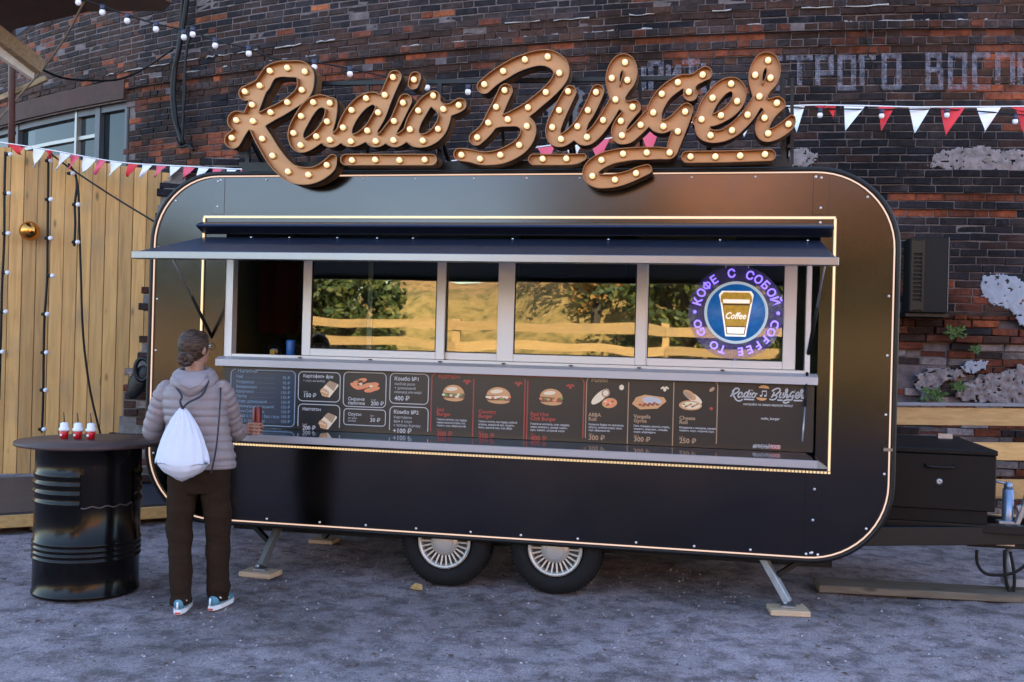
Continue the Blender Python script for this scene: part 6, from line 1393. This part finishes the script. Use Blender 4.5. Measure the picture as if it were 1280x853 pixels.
    tie = MB(); tie.tube([bc+Vector((.02+.030*math.cos(a), .018, .012+.030*math.sin(a))) for a in [2*PI*i/14 for i in range(15)]], .006, 6); fin(tie).build('hair_tie', mat('hair_tie', (.03, .02, .03), .6), root)
    # --- jacket with quilted channels
    def q(z, sp=.050, amp=.075): return 1+amp*(abs(math.sin(PI*z/sp))**.5-.75)
    J = MB(); prof = [(.850, .188, .118, .012), (.868, .200, .128, .012), (.92, .200, .130, .008), (1.0, .190, .126, -.004), (1.08, .186, .124, -.018), (1.16, .188, .124, -.030), (1.24, .188, .118, -.040), (1.30, .175, .108, -.045), (1.345, .140, .092, -.045), (1.375, .100, .080, -.045), (1.405, .074, .070, -.045)]
    rings = []; z = prof[0][0]
    while z < prof[-1][0]:
        a = [np.interp(z, [p[0] for p in prof], [p[i] for p in prof]) for i in (1, 2, 3)]; f = q(z) if z < 1.33 else 1
        rings.append((Vector((a[2], .0, z+.006*math.sin(z*40))), a[0]*f, a[1]*f*(1 if z < .9 else 1), X, Y)); z += .006
    J.loft(rings, 40)
    def sleeve(sh, el, wr, rs):
        P = smooth_path([sh+(sh-el)*.06, sh, sh.lerp(el, .5)+Vector((0, -.004, 0)), el, el.lerp(wr, .5)+Vector((0, 0, -.006)), wr], 14); Ls = [0]
        for a, b in zip(P, P[1:]): Ls.append(Ls[-1]+(b-a).length)
        T_ = Ls[-1]; J.tube(P, [float(np.interp(l/T_, (0, .12, .3, .5, .62, .9, .97, 1), rs))*q(l, .047, .15) for l in Ls], 24)
    sleeve(shR, elR, wrR+Vector((.0, 0, .0)), (.046, .065, .066, .058, .056, .044, .037, .029)); sleeve(shL, elL, wrL, (.046, .066, .067, .061, .058, .048, .040, .034))
    fin(J); jm = mat('quilted_nylon', (.255, .215, .228), .42, spec=.3, var=.12, vscale=8, bump=.25, bscale=55); put(remesh(J, .005, 1), 'jacket', jm, root)
    hdm = mat('hood_nylon', (.265, .225, .24), .5, spec=.3, bump=.2, bscale=40)
    C_ = MB(); nk = Vector((-.045, .005, 1.395))
    for (rx, ry, dz, r_, tilt) in ((.098, .088, .0, .030, .26), (.108, .094, -.030, .034, .42), (.086, .076, .022, .020, .2)):
        C_.tube([nk+X*rx*math.cos(a)+Y*ry*math.sin(a)+Vector((0, 0, dz+tilt*ry*math.sin(a)*.9)) for a in [2*PI*i/30 for i in range(31)]], r_, 12)
    # pouch hanging down the back
    bk = nk-Y*.088
    C_.loft([(bk+Vector((.0, .02, .015)), .100, .026, X, Y), (bk+Vector((0, -.004, -.02)), .112, .042, X, Y), (bk+Vector((0, -.018, -.055)), .100, .046, X, Y), (bk+Vector((.004, -.022, -.085)), .072, .040, X, Y), (bk+Vector((.006, -.020, -.112)), .040, .028, X, Y), (bk+Vector((.006, -.012, -.128)), .014, .014, X, Y)], 24)
    fin(C_); put(remesh(C_, .006, 5), 'hood', hdm, root)
    cf = MB(); cf.tube([bk+Vector((-.092, -.030, .0)), bk+Vector((-.060, -.060, -.042)), bk+Vector((.0, -.074, -.072)), bk+Vector((.055, -.066, -.05)), bk+Vector((.098, -.034, .006))], .0045, 6); fin(cf).build('hood_seam', hdm, root)
    hmh = MB(); hmh.loft([(Vector((.012, 0, .846)), .196, .124, X, Y), (Vector((.012, 0, .852)), .201, .129, X, Y), (Vector((.012, 0, .864)), .201, .129, X, Y), (Vector((.012, 0, .870)), .196, .124, X, Y)], 36); fin(hmh).build('jacket_hem', jm, root)
    # --- trousers
    Tr = MB()
    Tr.loft([(Vector((.004, 0, .70)), .155, .085, X, Y), (Vector((.004, 0, .78)), .182, .112, X, Y), (Vector((.004, 0, .86)), .184, .118, X, Y), (Vector((.0, 0, .92)), .16, .10, X, Y)], 30)
    def leg(hp, kn, an, s):
        P = smooth_path([hp, hp.lerp(kn, .5), kn, kn.lerp(an, .5), an+Vector((0, 0, -.028))], 16); n_ = len(P); rad = []
        for i, p in enumerate(P):
            t_ = i/(n_-1); r_ = float(np.interp(t_, (0, .25, .5, .75, .93, 1), (.088, .085, .074, .068, .065, .063)))
            fold = .0030*math.sin(p.z*52+s)*max(0, 1-abs(p.z-.12)*7)+.002*math.sin(p.z*31+2*s)
            rad.append(r_+fold)
        Tr.tube(P, rad, 22)
    leg(hipL, knL, anL, 0); leg(hipR, knR, anR, 2)
    fin(Tr); me = remesh(Tr, .007, 2)
    for v in me.vertices:      # cloth folds
        n1 = noise.noise((v.co.x*7, v.co.y*7+v.co.x*5, v.co.z*11)); n2 = 1-abs(noise.noise((v.co.x*6+v.co.z*9, v.co.y*6, v.co.z*15)))*2; v.co += v.normal*(n1*.011+n2**3*.003)
    put(me, 'trousers', mat('brown_trousers', (.026, .014, .008), .85, spec=.15, var=.25, vscale=9, bump=.3, bscale=90), root)
    # --- shoes
    for (an, ang, lab) in ((anL, math.radians(12), 0), (anR, math.radians(28), 1)):
        f = Vector((math.sin(ang), math.cos(ang), 0)); s_ = Vector((f.y, -f.x, 0)); b = Vector((an.x, an.y, 0))-f*.07
        up = MB(); up.loft([(b+f*-.002+Vector((0, 0, .05)), .024, .026, s_, Vector((0, 0, 1))), (b+f*.03+Vector((0, 0, .056)), .036, .036, s_, Vector((0, 0, 1))), (b+f*.09+Vector((0, 0, .058)), .038, .036, s_, Vector((0, 0, 1))), (b+f*.16+Vector((0, 0, .044)), .043, .026, s_, Vector((0, 0, 1))), (b+f*.215+Vector((0, 0, .036)), .036, .018, s_, Vector((0, 0, 1))), (b+f*.24+Vector((0, 0, .032)), .018, .010, s_, Vector((0, 0, 1)))], 16)
        sh = fin(up).build('shoe', mat('teal_shoe', (.10, .28, .38), .7, var=.4, vscale=30), root)
        so_ = MB(); out = [(-.012, .018), (-.012, -.018), (.04, -.036), (.12, -.040), (.19, -.042), (.235, -.026), (.247, 0), (.235, .026), (.19, .042), (.12, .040), (.04, .036)]
        n_ = len(out); vs = [b+f*u*1.0+s_*v+Vector((0, 0, z)) for z in (0, .026) for u, v in out]; so_.add(vs, [(i, (i+1) % n_, n_+(i+1) % n_, n_+i) for i in range(n_)]+[tuple(range(n_)), tuple(reversed(range(n_, 2*n_)))]); fin(so_).build('sole', mat('white_sole', (.72, .74, .78), .6), sh)
        rd = MB(); vs = [b+f*(u*1.01-.001)+s_*v*1.03+Vector((0, 0, z)) for z in (.0, .010) for u, v in out[:4]+out[-2:]]; rd.add([b+f*-.0135+s_*v+Vector((0, 0, z)) for v, z in ((-.016, .002), (.016, .002), (.016, .012), (-.016, .012))], [(0, 1, 2, 3)]); fin(rd).build('heel_patch', mat('red_heel', (.55, .05, .03), .6), sh)
        st = MB(); st.tube([b+f*.02+s_*.041+Vector((0, 0, .075)), b+f*.07+s_*.045+Vector((0, 0, .045)), b+f*.13+s_*.047+Vector((0, 0, .05))], .004, 6); st.tube([b+f*-.022+s_*0+Vector((0, 0, .075)), b+f*-.027+Vector((0, 0, .035))], .006, 6); fin(st).build('shoe_stripe', M_WHT, sh)
    # --- the red can (held) and the drawstring bag (on the back)
    cn = empty('drink_can', Wd(Hc), 'dark red drink can held in the hand over the steel counter', 'can')
    mb = MB(); cz = Hc+Vector((0, 0, -.062)); mb.lathe(cz, [(.001, 0), (.023, 0), (.0295, .008), (.030, .012), (.030, .150), (.026, .160)], 28); fin(mb).build('can_body', mat('can_red', (.11, .006, .010), .3, .3), cn)
    mb = MB(); mb.lathe(cz, [(.0262, .160), (.0268, .164), (.025, .1635), (.024, .159), (.001, .159)], 28); fin(mb).build('can_lid', M_ALU, cn)
    bag = empty('drawstring_bag', Wd((-.075, -.19, .79)), 'white drawstring bag hanging on the back of the person', 'bag')
    Bg = MB(); bp = [(.792, .030, .020), (.800, .075, .034), (.822, .112, .055), (.86, .138, .072), (.895, .150, .076), (.92, .149, .074), (.97, .138, .066), (1.03, .117, .056), (1.09, .090, .046), (1.14, .064, .036), (1.18, .038, .028), (1.205, .020, .018), (1.213, .014, .014)]
    N_ = 72; vs = []; zz = .792; lv = []
    while zz < 1.2135: lv.append(zz); zz += .008
    for z in lv:
        rx = np.interp(z, [b[0] for b in bp], [b[1] for b in bp]); ry = np.interp(z, [b[0] for b in bp], [b[2] for b in bp]); u = (z-.79)/.42; cx = -.103+.010*(1-u)+.0*z; cy = -.128-ry*.95-.016*(1-u)
        for k in range(N_):
            a = 2*PI*k/N_; g = 1+.13*u**.9*math.cos(a*13+1.5*math.sin(z*9))+(.06)*noise.noise((math.cos(a)*2.2, math.sin(a)*2.2, z*9)); sag = .012*math.cos(a*3+1)*(1-u)
            vs.append(Vector((cx, cy, z-(.030*abs(math.cos(a))**2*(1 if u < .25 else 0)*-1 if u < .25 else 0)+sag*.3))+X*rx*math.cos(a)*g*1.0+Y*ry*math.sin(a)*g)
    m_ = len(lv); Bg.add(vs, [(i*N_+k, i*N_+(k+1) % N_, (i+1)*N_+(k+1) % N_, (i+1)*N_+k) for i in range(m_-1) for k in range(N_)]+[tuple(range(N_-1, -1, -1)), tuple((m_-1)*N_+k for k in range(N_))], 0, True)
    fin(Bg).build('bag_body', mat('white_bag_cloth', (.56, .57, .66), .65, bump=.35, bscale=18), bag)
    top = Vector((-.103, -.165, 1.208)); cd_ = MB()
    cd_.tube(smooth_path([top, top+Vector((.03, -.012, .035)), Vector((.000, -.160, 1.285)), Vector((.030, -.120, 1.350)), Vector((.040, -.03, 1.385))], 4), .0065, 8)
    cd_.tube(smooth_path([top, top+Vector((-.015, -.01, .04)), Vector((-.11, -.15, 1.28)), Vector((-.145, -.09, 1.33)), Vector((-.15, .0, 1.355))], 4), .0065, 8)
    cd_.tube(smooth_path([Vector((.105, -.09, 1.325)), Vector((.104, -.150, 1.25)), Vector((.098, -.178, 1.12)), Vector((.088, -.186, .98)), Vector((.068, -.190, .86)), Vector((.060, -.185, .835))], 4), .005, 8)
    fin(cd_).build('bag_cord', mat('navy_cord', (.02, .02, .035), .7), bag)
person()
#@@BEHIND
# ------------------------------------------------------------------ the sunny side of the yard, behind the camera (seen in the glass)
def behind():
    g = bpy.data.materials.new('dry_grass_bank'); g.use_nodes = True; t = g.node_tree; p = t.nodes['Principled BSDF']; p.inputs['Roughness'].default_value = .9
    ge = t.nodes.new('ShaderNodeNewGeometry'); n = t.nodes.new('ShaderNodeTexNoise'); n.inputs['Scale'].default_value = 2.6; n.inputs['Detail'].default_value = 10; n.inputs['Roughness'].default_value = .7; t.links.new(ge.outputs['Position'], n.inputs[0])
    r = t.nodes.new('ShaderNodeValToRGB'); e = r.color_ramp.elements; e[0].position = .33; e[0].color = (.06, .07, .02, 1); e[1].position = .66; e[1].color = (.52, .34, .13, 1); m = e.new(.48); m.color = (.33, .23, .075, 1)
    t.links.new(n.outputs['Fac'], r.inputs[0]); 
    sp_ = t.nodes.new('ShaderNodeSeparateXYZ'); t.links.new(ge.outputs['Position'], sp_.inputs[0]); ad = t.nodes.new('ShaderNodeMath'); ad.operation = 'MULTIPLY_ADD'; ad.inputs[1].default_value = 3.0; t.links.new(n.outputs['Fac'], ad.inputs[0]); t.links.new(sp_.outputs['Z'], ad.inputs[2])
    zr = t.nodes.new('ShaderNodeMapRange'); zr.inputs[1].default_value = 4.6; zr.inputs[2].default_value = 6.2; t.links.new(ad.outputs[0], zr.inputs[0])
    mx = t.nodes.new('ShaderNodeMix'); mx.data_type = 'RGBA'; mx.inputs['B'].default_value = (.62, .27, .12, 1); t.links.new(zr.outputs[0], mx.inputs['Factor']); t.links.new(r.outputs[0], mx.inputs['A']); t.links.new(mx.outputs['Result'], p.inputs['Base Color'])
    mb = MB(); nx, ny = 90, 26; x0, x1 = -34, 44; 
    for j in range(ny+1):
        for i in range(nx+1):
            x = x0+(x1-x0)*i/nx; y = -18.2-24*(j/ny)**1.4; u = min((-18.2-y)/9.5, 1); u = u*u*(3-2*u)
            hh = 3.6+5.2/(1+math.exp(-(x+4.5)*1.1)) if x < 20 else 8.8
            if x < -12: hh = 2.2
            mb.v.append((x, y, -.05+hh*u+noise.noise((x*.35, y*.35, 0))*1.1*u+noise.noise((x*1.4, y*1.4, 4))*.25*u))
    for j in range(ny):
        for i in range(nx): q = j*(nx+1)+i; mb.f.append([q, q+nx+1, q+nx+2, q+1]); mb.m.append(0); mb.sm.append(True)
    tag(mb.build('grass_bank', g), kind='structure')
    # rail fence in the sun
    fr = empty('sunny_rail_fence', (-5, -16.8, 0), 'sunlit orange rail fence across the yard, mirrored in the serving windows', 'fence')
    for z in (1.08, 1.56, 2.04):
        for x in range(-26, 14, 5): mb = MB(); mb.bar((x, -16.8-.02*(x % 2), z+.02*math.sin(x)), (x+4.99, -16.8-.02*(x % 2), z+.02*math.sin(x+5)), .05, .22); mb.build('rail', M_RAIL, fr)
    for x in range(-26, 15, 5): mb = MB(); mb.b2(x-.09, x+.09, -16.95, -16.83, 0, 2.2); mb.build('post', M_RAIL, fr)
    # trees
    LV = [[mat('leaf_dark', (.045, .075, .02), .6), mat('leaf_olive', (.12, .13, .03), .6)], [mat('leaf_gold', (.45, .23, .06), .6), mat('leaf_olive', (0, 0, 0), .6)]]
    def tree(x, y, h, rr, kind, seed, label, low=.38):
        rg = random.Random(seed); r_ = empty('tree', (x, y, 0), label, 'tree', 'trees on the sunny side of the yard')
        tk = MB(); base = Vector((x, y, -.1)); fork = Vector((x+rg.uniform(-.2, .2), y, h*low)); tk.tube([base, base.lerp(fork, .5)+Vector((.08, 0, 0)), fork], [.22, .17, .13], 10); ends = []
        for k in range(8):
            a = k*2.4; e_ = fork+Vector((math.cos(a)*rr*.6, math.sin(a)*rr*.6, h*(.15+.05*k))); ends.append(e_); tk.tube([fork, fork.lerp(e_, .5)+Vector((0, 0, .25)), e_], [.09, .06, .02], 6)
        tk.build('trunk', mat('bark', (.09, .07, .055), .9, var=.4, bump=.5), r_)
        cr = MB(); cl = [e_+Vector((rg.gauss(0, rr*.3), rg.gauss(0, rr*.3), rg.gauss(0, h*.1))) for e_ in ends for _ in range(6)]
        for c in cl:
            R_ = rg.uniform(.35, .8)*rr*.42
            for _ in range(110):
                d = Vector((rg.gauss(0, 1), rg.gauss(0, 1), rg.gauss(0, .8))); d.normalize(); q = c+d*R_*rg.random()**.4; s_ = Vector((rg.gauss(0, 1), rg.gauss(0, 1), rg.gauss(0, 1))).normalized()*.10; u = s_.cross(d).normalized()*.06
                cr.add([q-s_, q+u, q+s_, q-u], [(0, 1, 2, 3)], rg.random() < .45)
        o = cr.build('crown', LV[kind], r_); o['kind'] = 'stuff'
    tree(2.6, -17.9, 2.1, 1.5, 0, 21, 'low dense shrub added to darken the trailer reflection, left of three', .12); tree(5.2, -18.1, 2.3, 1.7, 0, 22, 'low dense shrub added to darken the trailer reflection, middle of three', .12); tree(8.0, -18.0, 2.2, 1.7, 0, 23, 'low dense shrub added to darken the trailer reflection, right of three', .12)  # unseen shrubs added so the lower right panel mirrors less sunlit bank
    tree(-12.5, -20.5, 4.6, 2.0, 0, 1, 'dark green bushy tree left of the golden bank across the yard'); tree(-10.2, -19.8, 3.9, 1.5, 0, 2, 'lower dark green tree nearest the golden bank across the yard'); tree(-16.5, -21, 5.2, 2.2, 0, 3, 'tallest dark green tree at the far left across the yard')
    tree(-.4, -18.8, 4.4, 1.6, 0, 4, 'green tree standing before the golden bank on its right side'); tree(2.4, -19.0, 4.0, 1.5, 0, 8, 'round green bush tree right of the green tree before the bank'); tree(-3.2, -21.5, 7.5, 2.2, 1, 5, 'golden autumn tree rising from the middle of the dry bank'); tree(4.6, -18.8, 3.9, 1.6, 0, 9, 'dark bush tree added before the bank to darken the trailer right end'); tree(7.2, -19.2, 4.2, 1.8, 0, 10, 'dark bush tree farthest right, added to darken the trailer reflection'); tree(4.8, -21, 8.0, 2.6, 1, 6, 'broad golden autumn tree at the right end of the bank')  # the two dark bush trees are added to darken the panel reflection
behind()
